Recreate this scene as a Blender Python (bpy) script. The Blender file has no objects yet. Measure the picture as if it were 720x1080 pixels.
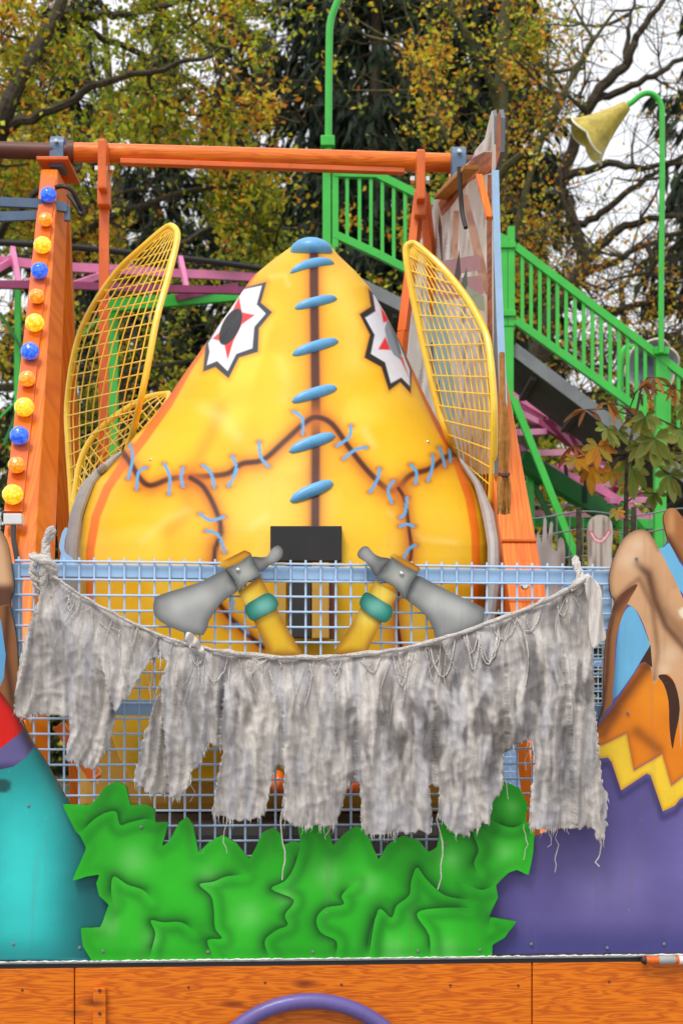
import bpy, bmesh, math, random
import numpy as np
from mathutils import Vector, Matrix, noise
from mathutils.geometry import delaunay_2d_cdt

random.seed(7); RNG = np.random.default_rng(7)
scene = bpy.context.scene
COL = scene.collection

# ------------------------------------------------------------------ camera
F = 1600.0; HY = 760.0; CZ = 1.6           # focal length (photo px), horizon row, eye height
cam_d = bpy.data.cameras.new('camera'); cam = bpy.data.objects.new('camera', cam_d); COL.objects.link(cam)
cam.location = (0, 0, CZ); cam.rotation_euler = (math.radians(90), 0, 0)
cam_d.sensor_fit = 'HORIZONTAL'; cam_d.sensor_width = 36; cam_d.lens = 36*F/720
cam_d.shift_y = (HY-540)/720; cam_d.clip_end = 3000; cam_d.clip_start = 0.05
cam_d.dof.use_dof = True; cam_d.dof.focus_distance = 5.9; cam_d.dof.aperture_fstop = 6.3
scene.camera = cam

# ------------------------------------------------------------------ world, sun, exposure
SUN_EL, SUN_AZ = 58, 205                     # high, soft, from behind-left of the camera
w = bpy.data.worlds.new('World'); scene.world = w; w.use_nodes = True
nt = w.node_tree; nt.nodes.clear()
out = nt.nodes.new('ShaderNodeOutputWorld'); bg = nt.nodes.new('ShaderNodeBackground')
sky = nt.nodes.new('ShaderNodeTexSky'); sky.sky_type = 'NISHITA'; sky.sun_disc = False
sky.sun_elevation = math.radians(SUN_EL); sky.sun_rotation = math.radians(SUN_AZ)
sky.air_density = 1.0; sky.dust_density = 3.0
mixw = nt.nodes.new('ShaderNodeMix'); mixw.data_type = 'RGBA'; mixw.inputs[0].default_value = 0.82
tc = nt.nodes.new('ShaderNodeTexCoord'); nz = nt.nodes.new('ShaderNodeTexNoise')
nz.inputs['Scale'].default_value = 2.2; nz.inputs['Detail'].default_value = 5
rp = nt.nodes.new('ShaderNodeValToRGB')
rp.color_ramp.elements[0].position = 0.3; rp.color_ramp.elements[0].color = (9.6, 9.7, 10.0, 1)
rp.color_ramp.elements[1].position = 0.7; rp.color_ramp.elements[1].color = (11.6, 11.6, 11.7, 1)
nt.links.new(tc.outputs['Generated'], nz.inputs['Vector']); nt.links.new(nz.outputs['Fac'], rp.inputs[0])
nt.links.new(sky.outputs[0], mixw.inputs['A']); nt.links.new(rp.outputs[0], mixw.inputs['B'])
nt.links.new(mixw.outputs['Result'], bg.inputs['Color']); bg.inputs['Strength'].default_value = 0.108
nt.links.new(bg.outputs[0], out.inputs[0])
sd = bpy.data.lights.new('sun', 'SUN'); sun = bpy.data.objects.new('sun', sd); COL.objects.link(sun)
sd.energy = 2.0; sd.angle = math.radians(20); sd.color = (1, .97, .92)
saz = math.radians(SUN_AZ)
sdir = Vector((math.sin(saz)*math.cos(math.radians(SUN_EL)), math.cos(saz)*math.cos(math.radians(SUN_EL)), math.sin(math.radians(SUN_EL))))
sun.rotation_euler = sdir.to_track_quat('Z', 'Y').to_euler()
vs = scene.view_settings; vs.view_transform = 'Standard'; vs.look = 'None'; vs.gamma = 1; vs.use_curve_mapping = False
vs.exposure = 0.13

# ------------------------------------------------------------------ helpers
def lin(c):
    c = np.asarray(c, float)/255.0
    return np.where(c <= .04045, c/12.92, ((c+.055)/1.055)**2.4)
def C(r, g, b): return tuple(lin((r, g, b)))
def P(px, py, Y):                            # photo pixel at distance Y -> point
    return Vector(((px-360)/F*Y, Y, CZ+(HY-py)/F*Y))
def Yp(px):                                  # the front fence plane, slightly farther on the right
    t = px/720; return 1/((1-t)/4.9+t/5.1)
def FP(px, py, off=0.0):                     # point on the front fence plane, off metres behind it
    Y = Yp(px); p = P(px, py, Y); p.y += off; return p
def proj(v):                                 # arrays of points -> px, py
    return 360+v[:, 0]*F/v[:, 1], HY-(v[:, 2]-CZ)*F/v[:, 1]
ORIG = {}
def place(o, wloc, parent):
    if parent is not None:
        o.parent = parent; pl = ORIG.get(parent.name, Vector((0, 0, 0)))
        o.location = Vector(wloc)-pl
    else: o.location = wloc
    ORIG[o.name] = Vector(wloc)
def tag(o, label=None, cat=None, group=None, kind=None):
    if label: o['label'] = label
    if cat: o['category'] = cat
    if group: o['group'] = group
    if kind: o['kind'] = kind
    return o
def thing(name, loc, label, cat, group=None):
    o = bpy.data.objects.new(name, None); COL.objects.link(o); o.empty_display_size = .1
    place(o, Vector(loc), None); return tag(o, label, cat, group)
def link_mesh(name, verts, faces, mat, parent=None, smooth=False, loc=None, cols=None, corner_cols=None):
    verts = np.asarray(verts, float).reshape(-1, 3)
    if loc is None: loc = ORIG[parent.name] if parent is not None else Vector((0, 0, 0))
    me = bpy.data.meshes.new(name)
    vv = verts-np.array(loc)
    me.from_pydata(vv.tolist(), [], [tuple(f) for f in faces]); me.update()
    if cols is not None:
        a = me.color_attributes.new('Col', 'FLOAT_COLOR', 'POINT')
        a.data.foreach_set('color', np.c_[np.asarray(cols), np.ones(len(verts))].astype(np.float32).ravel())
    if corner_cols is not None:
        a = me.color_attributes.new('Col', 'FLOAT_COLOR', 'CORNER')
        a.data.foreach_set('color', np.c_[np.asarray(corner_cols), np.ones(len(corner_cols))].astype(np.float32).ravel())
    if smooth: me.polygons.foreach_set('use_smooth', [True]*len(me.polygons))
    me.materials.append(mat)
    o = bpy.data.objects.new(name, me); COL.objects.link(o); place(o, loc, parent)
    return o
class MB:
    def __init__(s): s.v = []; s.f = []
    def add(s, vs_, fs):
        n = len(s.v); s.v += [tuple(v) for v in vs_]; s.f += [tuple(i+n for i in f) for f in fs]; return s
    def box(s, c, size, rot=None, bev=0.0):
        bm = bmesh.new(); bmesh.ops.create_cube(bm, size=1)
        for v in bm.verts: v.co = Vector((v.co.x*size[0], v.co.y*size[1], v.co.z*size[2]))
        if bev: bmesh.ops.bevel(bm, geom=bm.edges[:], offset=bev, segments=2, profile=.7, affect='EDGES')
        M = rot.to_matrix() if rot is not None else Matrix.Identity(3)
        bm.verts.index_update()
        s.add([M @ v.co+Vector(c) for v in bm.verts], [[v.index for v in f.verts] for f in bm.faces]); bm.free(); return s
    def bar(s, a, b, wd, dp, up=Vector((0, 0, 1)), bev=0.004):   # rectangular bar from a to b: wd across, dp along `up` side
        a = Vector(a); b = Vector(b); z = (b-a); L = z.length; z.normalize()
        x = z.cross(up)
        if x.length < 1e-4: x = z.cross(Vector((0, 1, 0)))
        x.normalize(); y = z.cross(x)
        M = Matrix((x, y, z)).transposed()
        return s.box((a+b)/2, (wd, dp, L), M.to_quaternion(), min(bev, wd*.25, dp*.25))
    def tube(s, pts, r, n=8, cap=True):
        pts = [Vector(p) for p in pts]; m = len(pts)
        rs = [r]*m if not hasattr(r, '__len__') else list(r)
        base = len(s.v); prev = None
        for i, p in enumerate(pts):
            t = (pts[min(i+1, m-1)]-pts[max(i-1, 0)])
            if t.length < 1e-9: t = Vector((0, 0, 1))
            t.normalize()
            if prev is None:
                x = t.cross(Vector((0, 1, 0)) if abs(t.y) < .9 else Vector((1, 0, 0)))
            else: x = prev-t*prev.dot(t)
            x.normalize(); prev = x; y = t.cross(x)
            for k in range(n):
                a = 2*math.pi*k/n; q = p+(x*math.cos(a)+y*math.sin(a))*rs[i]; s.v.append((q.x, q.y, q.z))
        for i in range(m-1):
            for k in range(n):
                s.f.append((base+i*n+k, base+i*n+(k+1) % n, base+(i+1)*n+(k+1) % n, base+(i+1)*n+k))
        if cap:
            s.f.append(tuple(base+k for k in range(n))[::-1]); s.f.append(tuple(base+(m-1)*n+k for k in range(n)))
        return s
    def lathe(s, o, axis, prof, n=20, scallop=None):             # prof: (along, radius)
        axis = Vector(axis).normalized(); x = axis.cross(Vector((0, 1, 0)) if abs(axis.y) < .9 else Vector((1, 0, 0))).normalized(); y = axis.cross(x)
        base = len(s.v); o = Vector(o)
        for i, (h, r) in enumerate(prof):
            for k in range(n):
                a = 2*math.pi*k/n; rr = r; hh = h
                if scallop: rr, hh = scallop(i, a, r, h)
                q = o+axis*hh+(x*math.cos(a)+y*math.sin(a))*rr; s.v.append((q.x, q.y, q.z))
        for i in range(len(prof)-1):
            for k in range(n): s.f.append((base+i*n+k, base+i*n+(k+1) % n, base+(i+1)*n+(k+1) % n, base+(i+1)*n+k))
        s.f.append(tuple(base+k for k in range(n))[::-1]); s.f.append(tuple(base+(len(prof)-1)*n+k for k in range(n)))
        return s
    def ell(s, c, rx, ry, rz, rot=None, nu=20, nv=12):
        M = rot.to_matrix() if rot is not None else Matrix.Identity(3); base = len(s.v)
        for j in range(1, nv):
            t = math.pi*j/nv
            for k in range(nu):
                a = 2*math.pi*k/nu
                q = M @ Vector((rx*math.sin(t)*math.cos(a), ry*math.sin(t)*math.sin(a), rz*math.cos(t)))+Vector(c); s.v.append((q.x, q.y, q.z))
        tp = len(s.v); q = M @ Vector((0, 0, rz))+Vector(c); s.v.append((q.x, q.y, q.z)); q = M @ Vector((0, 0, -rz))+Vector(c); s.v.append((q.x, q.y, q.z))
        for j in range(nv-2):
            for k in range(nu): s.f.append((base+j*nu+k, base+(j+1)*nu+k, base+(j+1)*nu+(k+1) % nu, base+j*nu+(k+1) % nu))
        for k in range(nu):
            s.f.append((tp, base+k, base+(k+1) % nu)); s.f.append((tp+1, base+(nv-2)*nu+(k+1) % nu, base+(nv-2)*nu+k))
        return s
    def build(s, name, mat, parent=None, smooth=False, loc=None, sharp=35):
        o = link_mesh(name, s.v, s.f, mat, parent, smooth, loc)
        bm = bmesh.new(); bm.from_mesh(o.data); bmesh.ops.recalc_face_normals(bm, faces=bm.faces); bm.to_mesh(o.data); bm.free()
        if smooth: o.data.set_sharp_from_angle(angle=math.radians(sharp))
        return o
def spline(pts, n=6, closed=False):
    pts = [tuple(map(float, p)) for p in pts]; m = len(pts); res = []
    rng = range(m) if closed else range(m-1)
    for i in rng:
        g = (lambda j: pts[j % m]) if closed else (lambda j: pts[min(max(j, 0), m-1)])
        p0, p1, p2, p3 = (np.array(g(i+k)) for k in (-1, 0, 1, 2))
        for k in range(n):
            t = k/n
            res.append(tuple(.5*((2*p1)+(-p0+p2)*t+(2*p0-5*p1+4*p2-p3)*t*t+(-p0+3*p1-3*p2+p3)*t**3)))
    if not closed: res.append(pts[-1])
    return res
def seg_dist(X, Y, poly, closed=False, signed=False):
    p = np.asarray(poly, float); q = np.roll(p, -1, 0) if closed else p[1:]; p = p if closed else p[:-1]
    best = np.full(X.shape, 1e18); sg = np.ones(X.shape)
    for (ax, ay), (bx, by) in zip(p, q):
        dx, dy = bx-ax, by-ay; L = dx*dx+dy*dy+1e-12
        t = np.clip(((X-ax)*dx+(Y-ay)*dy)/L, 0, 1); d = (X-ax-t*dx)**2+(Y-ay-t*dy)**2
        m = d < best; best = np.where(m, d, best)
        if signed: sg = np.where(m, np.sign(dx*(Y-ay)-dy*(X-ax)), sg)
    d = np.sqrt(best)
    return (d, sg) if signed else d
def inside(X, Y, poly):
    r = np.zeros(X.shape, bool); p = np.asarray(poly, float); q = np.roll(p, -1, 0)
    for (ax, ay), (bx, by) in zip(p, q):
        if ay == by: continue
        r ^= ((ay > Y) != (by > Y)) & (X < (bx-ax)*(Y-ay)/(by-ay)+ax)
    return r
def sstep(a, b, x): t = np.clip((x-a)/(b-a), 0, 1); return t*t*(3-2*t)
def mixc(col, c2, f): return col*(1-f[:, None])+np.asarray(c2)*f[:, None]
def vnoise(X, Y, s, seed=0):                 # cheap smooth value noise
    x = X/s+seed*17.3; y = Y/s+seed*9.1; xi = np.floor(x); yi = np.floor(y); fx = x-xi; fy = y-yi
    h = lambda a, b: np.modf(np.abs(np.sin(a*127.1+b*311.7+seed)*43758.5453))[0]
    fx = fx*fx*(3-2*fx); fy = fy*fy*(3-2*fy)
    return (h(xi, yi)*(1-fx)+h(xi+1, yi)*fx)*(1-fy)+(h(xi, yi+1)*(1-fx)+h(xi+1, yi+1)*fx)*fy

def pn(X, Y, sx, sy, seed=0):                # Perlin noise 0..1
    X, Y = np.broadcast_arrays(np.asarray(X, float), np.asarray(Y, float))
    return np.array([noise.noise(Vector((a/sx+seed*3.7, b/sy-seed*1.9, seed*.61)))*.5+.5 for a, b in zip(X.ravel(), Y.ravel())]).reshape(X.shape)
def cutout(name, outline, regions, base_fn, mapfn, thick, step, mat, parent=None, loc=None, edge_col=None, label=None, disp=None, smooth=False, breaks=()):
    """Flat painted board: outline in photo px, regions = [(polygon, colour function)], crisp inside edges."""
    out_ = [tuple(p) for p in outline]; vco = []; ed = []
    def addpoly(p):
        n = len(vco); vco.extend(Vector((a, b)) for a, b in p); m = len(p)
        ed.extend((n+i, n+(i+1) % m) for i in range(m))
    addpoly(out_)
    for rpoly, _ in regions: addpoly(rpoly)
    for bp in breaks:
        n = len(vco); vco.extend(Vector((a, b)) for a, b in bp); ed.extend((n+i, n+i+1) for i in range(len(bp)-1))
    o = np.array(out_); x0, y0 = o.min(0); x1, y1 = o.max(0)
    gx, gy = np.meshgrid(np.arange(x0, x1, step), np.arange(y0, y1, step*.87)); gx = gx+(np.arange(gx.shape[0]) % 2)[:, None]*step/2
    gx = gx.ravel()+RNG.uniform(-.12, .12, gx.size)*step; gy = gy.ravel()+RNG.uniform(-.12, .12, gy.size)*step
    ok = inside(gx, gy, o) & (seg_dist(gx, gy, o, True) > step*.45)
    vco.extend(Vector((a, b)) for a, b in zip(gx[ok], gy[ok]))
    V, E, Fc, *_ = delaunay_2d_cdt(vco, ed, [], 0, 1e-4, False)
    V = np.array([(v.x, v.y) for v in V]); T = np.array([f for f in Fc if len(f) == 3])
    cen = V[T].mean(1); T = T[inside(cen[:, 0], cen[:, 1], o)]; cen = V[T].mean(1)
    col = np.zeros((len(T)*3, 3)); kk = V[T.ravel()]*.94+np.repeat(cen, 3, 0)*.06; cx, cy = kk[:, 0], kk[:, 1]
    col[:] = base_fn(cx, cy)
    for rpoly, fn in regions:
        m = np.repeat(inside(cen[:, 0], cen[:, 1], rpoly), 3)
        if m.any(): col[m] = fn(cx[m], cy[m])
    dz = disp(V[:, 0], V[:, 1]) if disp else np.zeros(len(V))
    fv = [tuple(mapfn(a, b, d)) for (a, b), d in zip(V, dz)]; n = len(fv)
    bv = [tuple(mapfn(a, b, d+thick)) for (a, b), d in zip(V, dz)]
    cnt = {}
    for t in T:
        for k in range(3):
            e = (t[k], t[(k+1) % 3]); key = (min(e), max(e)); cnt.setdefault(key, []).append(e)
    border = [v[0] for v in cnt.values() if len(v) == 1]
    faces = [tuple(t) for t in T]+[(a+n, c+n, b+n) for a, b, c in T]+[(b, a, a+n, b+n) for a, b in border]
    ec = edge_col
    bc = np.tile(np.array(ec if ec is not None else C(120, 110, 100)), (len(T)*3, 1)) if ec is not None else np.repeat(col.reshape(-1, 3, 3)[:, [0, 2, 1]].reshape(-1, 3), 1, 0)
    vc = np.zeros((n, 3)); vc[T.ravel()] = col
    sc = np.array([vc[i] if ec is None else ec for a, b in border for i in (b, a, a, b)]).reshape(-1, 3)
    cc = np.vstack([col, bc, sc])
    ob = link_mesh(name, fv+bv, faces, mat, parent, smooth, loc, corner_cols=cc)
    # make the front look toward the viewer
    me = ob.data; nn = np.zeros(3*len(me.polygons)); me.polygons.foreach_get('normal', nn)
    if nn.reshape(-1, 3)[:len(T), 1].mean() > 0: me.flip_normals()
    if label: ob['label'] = label
    return ob

# ------------------------------------------------------------------ materials
def newmat(name):
    m = bpy.data.materials.new(name); m.use_nodes = True; n = m.node_tree.nodes; l = m.node_tree.links
    return m, n, l, n['Principled BSDF']
def paint(name, col, rough=.4, var=.12, scale=6, metal=0, bump=.0, coat=0, dirt=.0, dcol=(.05, .04, .03)):
    m, n, l, b = newmat(name)
    t = n.new('ShaderNodeTexCoord'); no = n.new('ShaderNodeTexNoise'); no.inputs['Scale'].default_value = scale; no.inputs['Detail'].default_value = 6
    l.new(t.outputs['Object'], no.inputs['Vector'])
    r = n.new('ShaderNodeValToRGB'); r.color_ramp.elements[0].position = .3; r.color_ramp.elements[1].position = .7
    r.color_ramp.elements[0].color = (*[c*(1-var) for c in col], 1); r.color_ramp.elements[1].color = (*[min(1, c*(1+var)) for c in col], 1)
    l.new(no.outputs['Fac'], r.inputs[0]); res = r.outputs[0]
    if dirt:
        n2 = n.new('ShaderNodeTexNoise'); n2.inputs['Scale'].default_value = scale*3; n2.inputs['Detail'].default_value = 8; n2.inputs['Roughness'].default_value = .7
        l.new(t.outputs['Object'], n2.inputs['Vector'])
        r2 = n.new('ShaderNodeValToRGB'); r2.color_ramp.elements[0].position = .55; r2.color_ramp.elements[1].position = .75
        r2.color_ramp.elements[0].color = (0, 0, 0, 1); r2.color_ramp.elements[1].color = (dirt, dirt, dirt, 1); l.new(n2.outputs['Fac'], r2.inputs[0])
        mx = n.new('ShaderNodeMix'); mx.data_type = 'RGBA'; l.new(r2.outputs[0], mx.inputs[0]); l.new(res, mx.inputs['A']); mx.inputs['B'].default_value = (*dcol, 1); res = mx.outputs['Result']
    l.new(res, b.inputs['Base Color'])
    b.inputs['Roughness'].default_value = rough; b.inputs['Metallic'].default_value = metal; b.inputs['Coat Weight'].default_value = coat
    if bump:
        bp = n.new('ShaderNodeBump'); bp.inputs['Strength'].default_value = bump; bp.inputs['Distance'].default_value = .01
        n3 = n.new('ShaderNodeTexNoise'); n3.inputs['Scale'].default_value = scale*6; l.new(t.outputs['Object'], n3.inputs['Vector'])
        l.new(n3.outputs['Fac'], bp.inputs['Height']); l.new(bp.outputs[0], b.inputs['Normal'])
    return m
def artmat(name, rough=.42, coat=.06, dirt=.16):
    m, n, l, b = newmat(name); a = n.new('ShaderNodeVertexColor'); a.layer_name = 'Col'
    t = n.new('ShaderNodeTexCoord'); no = n.new('ShaderNodeTexNoise'); no.inputs['Scale'].default_value = 9; no.inputs['Detail'].default_value = 9; no.inputs['Roughness'].default_value = .65
    l.new(t.outputs['Object'], no.inputs['Vector'])
    r = n.new('ShaderNodeValToRGB'); r.color_ramp.elements[0].position = .25; r.color_ramp.elements[1].position = .75
    r.color_ramp.elements[0].color = (1-dirt, 1-dirt, 1-dirt, 1); r.color_ramp.elements[1].color = (1, 1, 1, 1)
    l.new(no.outputs['Fac'], r.inputs[0])
    mx = n.new('ShaderNodeMix'); mx.data_type = 'RGBA'; mx.blend_type = 'MULTIPLY'; mx.inputs[0].default_value = 1
    l.new(a.outputs['Color'], mx.inputs['A']); l.new(r.outputs[0], mx.inputs['B']); l.new(mx.outputs['Result'], b.inputs['Base Color'])
    mp = n.new('ShaderNodeMapping'); mp.inputs['Scale'].default_value = (26, 26, 1.6); l.new(t.outputs['Object'], mp.inputs['Vector'])
    ns = n.new('ShaderNodeTexNoise'); ns.inputs['Scale'].default_value = 1.5; ns.inputs['Detail'].default_value = 7; l.new(mp.outputs[0], ns.inputs['Vector'])
    rs = n.new('ShaderNodeValToRGB'); rs.color_ramp.elements[0].position = .58; rs.color_ramp.elements[1].position = .78; rs.color_ramp.elements[0].color = (0, 0, 0, 1); rs.color_ramp.elements[1].color = (.3*min(1, dirt*5), .3*min(1, dirt*5), .3*min(1, dirt*5), 1); l.new(ns.outputs['Fac'], rs.inputs[0])
    m2 = n.new('ShaderNodeMix'); m2.data_type = 'RGBA'; l.new(rs.outputs[0], m2.inputs[0]); l.new(mx.outputs['Result'], m2.inputs['A']); m2.inputs['B'].default_value = (.14, .12, .10, 1)
    nc = n.new('ShaderNodeTexNoise'); nc.inputs['Scale'].default_value = 55; nc.inputs['Detail'].default_value = 5; nc.inputs['Roughness'].default_value = .7; l.new(t.outputs['Object'], nc.inputs['Vector'])
    rc = n.new('ShaderNodeValToRGB'); rc.color_ramp.elements[0].position = .70; rc.color_ramp.elements[1].position = .74; rc.color_ramp.elements[0].color = (0, 0, 0, 1); rc.color_ramp.elements[1].color = (.55, .55, .55, 1); l.new(nc.outputs['Fac'], rc.inputs[0])
    m3 = n.new('ShaderNodeMix'); m3.data_type = 'RGBA'; l.new(rc.outputs[0], m3.inputs[0]); l.new(m2.outputs['Result'], m3.inputs['A']); m3.inputs['B'].default_value = (.55, .52, .48, 1); l.new(m3.outputs['Result'], b.inputs['Base Color'])
    r2 = n.new('ShaderNodeMapRange'); r2.inputs['To Min'].default_value = rough-.08; r2.inputs['To Max'].default_value = rough+.12
    l.new(no.outputs['Fac'], r2.inputs['Value']); l.new(r2.outputs[0], b.inputs['Roughness'])
    b.inputs['Coat Weight'].default_value = coat; b.inputs['Coat Roughness'].default_value = .2; b.inputs['Specular IOR Level'].default_value = .3
    bp = n.new('ShaderNodeBump'); bp.inputs['Strength'].default_value = .06; bp.inputs['Distance'].default_value = .01
    l.new(no.outputs['Fac'], bp.inputs['Height']); l.new(bp.outputs[0], b.inputs['Normal'])
    return m
def wood(name, c1, c2, axis, scale=1.0, rough=.42, knots=True, stretch=14, depth=None):
    m, n, l, b = newmat(name); t = n.new('ShaderNodeTexCoord'); mp = n.new('ShaderNodeMapping')
    sc = [stretch*scale]*3; sc[axis] = 1.0*scale; sc[1] = depth if depth else sc[1]; mp.inputs['Scale'].default_value = sc
    l.new(t.outputs['Object'], mp.inputs['Vector'])
    n1 = n.new('ShaderNodeTexNoise'); n1.inputs['Scale'].default_value = 1.0; n1.inputs['Detail'].default_value = 2.5; n1.inputs['Roughness'].default_value = .45; n1.inputs['Distortion'].default_value = .35
    l.new(mp.outputs[0], n1.inputs['Vector'])
    ml = n.new('ShaderNodeMath'); ml.operation = 'MULTIPLY'; ml.inputs[1].default_value = 7; l.new(n1.outputs['Fac'], ml.inputs[0])
    fr = n.new('ShaderNodeMath'); fr.operation = 'PINGPONG'; fr.inputs[1].default_value = .5; l.new(ml.outputs[0], fr.inputs[0])
    r = n.new('ShaderNodeValToRGB'); e = r.color_ramp.elements; e[0].position = .0; e[0].color = (*c2, 1); e[1].position = .42; e[1].color = (*c1, 1)
    l.new(fr.outputs[0], r.inputs[0]); res = r.outputs[0]
    nb = n.new('ShaderNodeTexNoise'); nb.inputs['Scale'].default_value = 3; l.new(t.outputs['Object'], nb.inputs['Vector'])
    if knots:
        v = n.new('ShaderNodeTexVoronoi'); v.inputs['Scale'].default_value = 1.0; mp2 = n.new('ShaderNodeMapping'); s2 = [9*scale]*3; s2[axis] = 2.6*scale; s2[1] = .01; mp2.inputs['Scale'].default_value = s2
        l.new(t.outputs['Object'], mp2.inputs['Vector']); l.new(mp2.outputs[0], v.inputs['Vector'])
        rk = n.new('ShaderNodeValToRGB'); ke = rk.color_ramp.elements; ke[0].position = .05; ke[0].color = (.92, .92, .92, 1); ke[1].position = .17; ke[1].color = (0, 0, 0, 1)
        l.new(v.outputs['Distance'], rk.inputs[0]); mx = n.new('ShaderNodeMix'); mx.data_type = 'RGBA'; l.new(rk.outputs[0], mx.inputs[0]); l.new(res, mx.inputs['A']); mx.inputs['B'].default_value = (c2[0]*.35, c2[1]*.3, c2[2]*.3, 1); res = mx.outputs['Result']
    l.new(res, b.inputs['Base Color']); b.inputs['Roughness'].default_value = rough; b.inputs['Coat Weight'].default_value = .08; b.inputs['Specular IOR Level'].default_value = .35; b.inputs['Coat Roughness'].default_value = .25
    bp = n.new('ShaderNodeBump'); bp.inputs['Strength'].default_value = .08; bp.inputs['Distance'].default_value = .01; l.new(fr.outputs[0], bp.inputs['Height']); l.new(bp.outputs[0], b.inputs['Normal'])
    return m
def leafmat(name, trans=.48, rough=.55):
    m, n, l, b = newmat(name); a = n.new('ShaderNodeVertexColor'); a.layer_name = 'Col'
    l.new(a.outputs['Color'], b.inputs['Base Color']); b.inputs['Roughness'].default_value = rough; b.inputs['Specular IOR Level'].default_value = .25
    tr = n.new('ShaderNodeBsdfTranslucent'); l.new(a.outputs['Color'], tr.inputs['Color'])
    mx = n.new('ShaderNodeMixShader'); mx.inputs[0].default_value = trans
    l.new(b.outputs[0], mx.inputs[1]); l.new(tr.outputs[0], mx.inputs[2]); l.new(mx.outputs[0], n['Material Output'].inputs[0])
    return m
def bark(name, c):
    m, n, l, b = newmat(name); t = n.new('ShaderNodeTexCoord'); v = n.new('ShaderNodeTexNoise'); v.inputs['Scale'].default_value = 14; v.inputs['Detail'].default_value = 8; v.inputs['Distortion'].default_value = 1
    l.new(t.outputs['Object'], v.inputs['Vector']); r = n.new('ShaderNodeValToRGB'); r.color_ramp.elements[0].position = .3; r.color_ramp.elements[1].position = .72
    r.color_ramp.elements[0].color = (c[0]*.5, c[1]*.5, c[2]*.5, 1); r.color_ramp.elements[1].color = (c[0]*1.5, c[1]*1.6, c[2]*1.3, 1)
    l.new(v.outputs['Fac'], r.inputs[0]); l.new(r.outputs[0], b.inputs['Base Color']); b.inputs['Roughness'].default_value = .9
    bp = n.new('ShaderNodeBump'); bp.inputs['Strength'].default_value = .6; bp.inputs['Distance'].default_value = .03; l.new(v.outputs['Fac'], bp.inputs['Height']); l.new(bp.outputs[0], b.inputs['Normal'])
    return m
def clothmat(name):
    m, n, l, b = newmat(name); a = n.new('ShaderNodeVertexColor'); a.layer_name = 'Col'; t = n.new('ShaderNodeTexCoord')
    mp = n.new('ShaderNodeMapping'); mp.inputs['Scale'].default_value = (24, 24, 6); l.new(t.outputs['Object'], mp.inputs['Vector'])
    n1 = n.new('ShaderNodeTexNoise'); n1.inputs['Scale'].default_value = 2.2; n1.inputs['Detail'].default_value = 8; n1.inputs['Roughness'].default_value = .72; n1.inputs['Distortion'].default_value = 1.6; l.new(mp.outputs[0], n1.inputs['Vector'])
    r = n.new('ShaderNodeValToRGB'); r.color_ramp.elements[0].position = .3; r.color_ramp.elements[1].position = .68; r.color_ramp.elements[0].color = (.74, .72, .71, 1); r.color_ramp.elements[1].color = (1.08, 1.08, 1.08, 1)
    l.new(n1.outputs['Fac'], r.inputs[0]); mx = n.new('ShaderNodeMix'); mx.data_type = 'RGBA'; mx.blend_type = 'MULTIPLY'; mx.inputs[0].default_value = 1
    l.new(a.outputs['Color'], mx.inputs['A']); l.new(r.outputs[0], mx.inputs['B']); l.new(mx.outputs['Result'], b.inputs['Base Color'])
    w1 = n.new('ShaderNodeTexNoise'); w1.inputs['Scale'].default_value = 160; l.new(t.outputs['Object'], w1.inputs['Vector'])
    ad = n.new('ShaderNodeMath'); ad.operation = 'MULTIPLY_ADD'; ad.inputs[1].default_value = .25; l.new(w1.outputs['Fac'], ad.inputs[0]); l.new(n1.outputs['Fac'], ad.inputs[2])
    bp = n.new('ShaderNodeBump'); bp.inputs['Strength'].default_value = .34; bp.inputs['Distance'].default_value = .008; l.new(ad.outputs[0], bp.inputs['Height']); l.new(bp.outputs[0], b.inputs['Normal'])
    b.inputs['Roughness'].default_value = .95; b.inputs['Specular IOR Level'].default_value = .1
    return m
def lampmat(name, col, em):
    m, n, l, b = newmat(name); t = n.new('ShaderNodeTexCoord'); v = n.new('ShaderNodeTexVoronoi'); v.inputs['Scale'].default_value = 62; l.new(t.outputs['Object'], v.inputs['Vector'])
    r = n.new('ShaderNodeValToRGB'); r.color_ramp.elements[0].position = .1; r.color_ramp.elements[1].position = .7
    hi = [min(1, c*1.05+.04) for c in col]; r.color_ramp.elements[0].color = (*hi, 1); r.color_ramp.elements[1].color = (*[c*.62 for c in col], 1)
    l.new(v.outputs['Distance'], r.inputs[0]); l.new(r.outputs[0], b.inputs['Base Color']); l.new(r.outputs[0], b.inputs['Emission Color']); b.inputs['Emission Strength'].default_value = em
    b.inputs['Roughness'].default_value = .12; bp = n.new('ShaderNodeBump'); bp.inputs['Strength'].default_value = .35; bp.inputs['Distance'].default_value = .01; b.inputs['Coat Weight'].default_value = .6; l.new(v.outputs['Distance'], bp.inputs['Height']); l.new(bp.outputs[0], b.inputs['Normal'])
    return m
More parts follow.
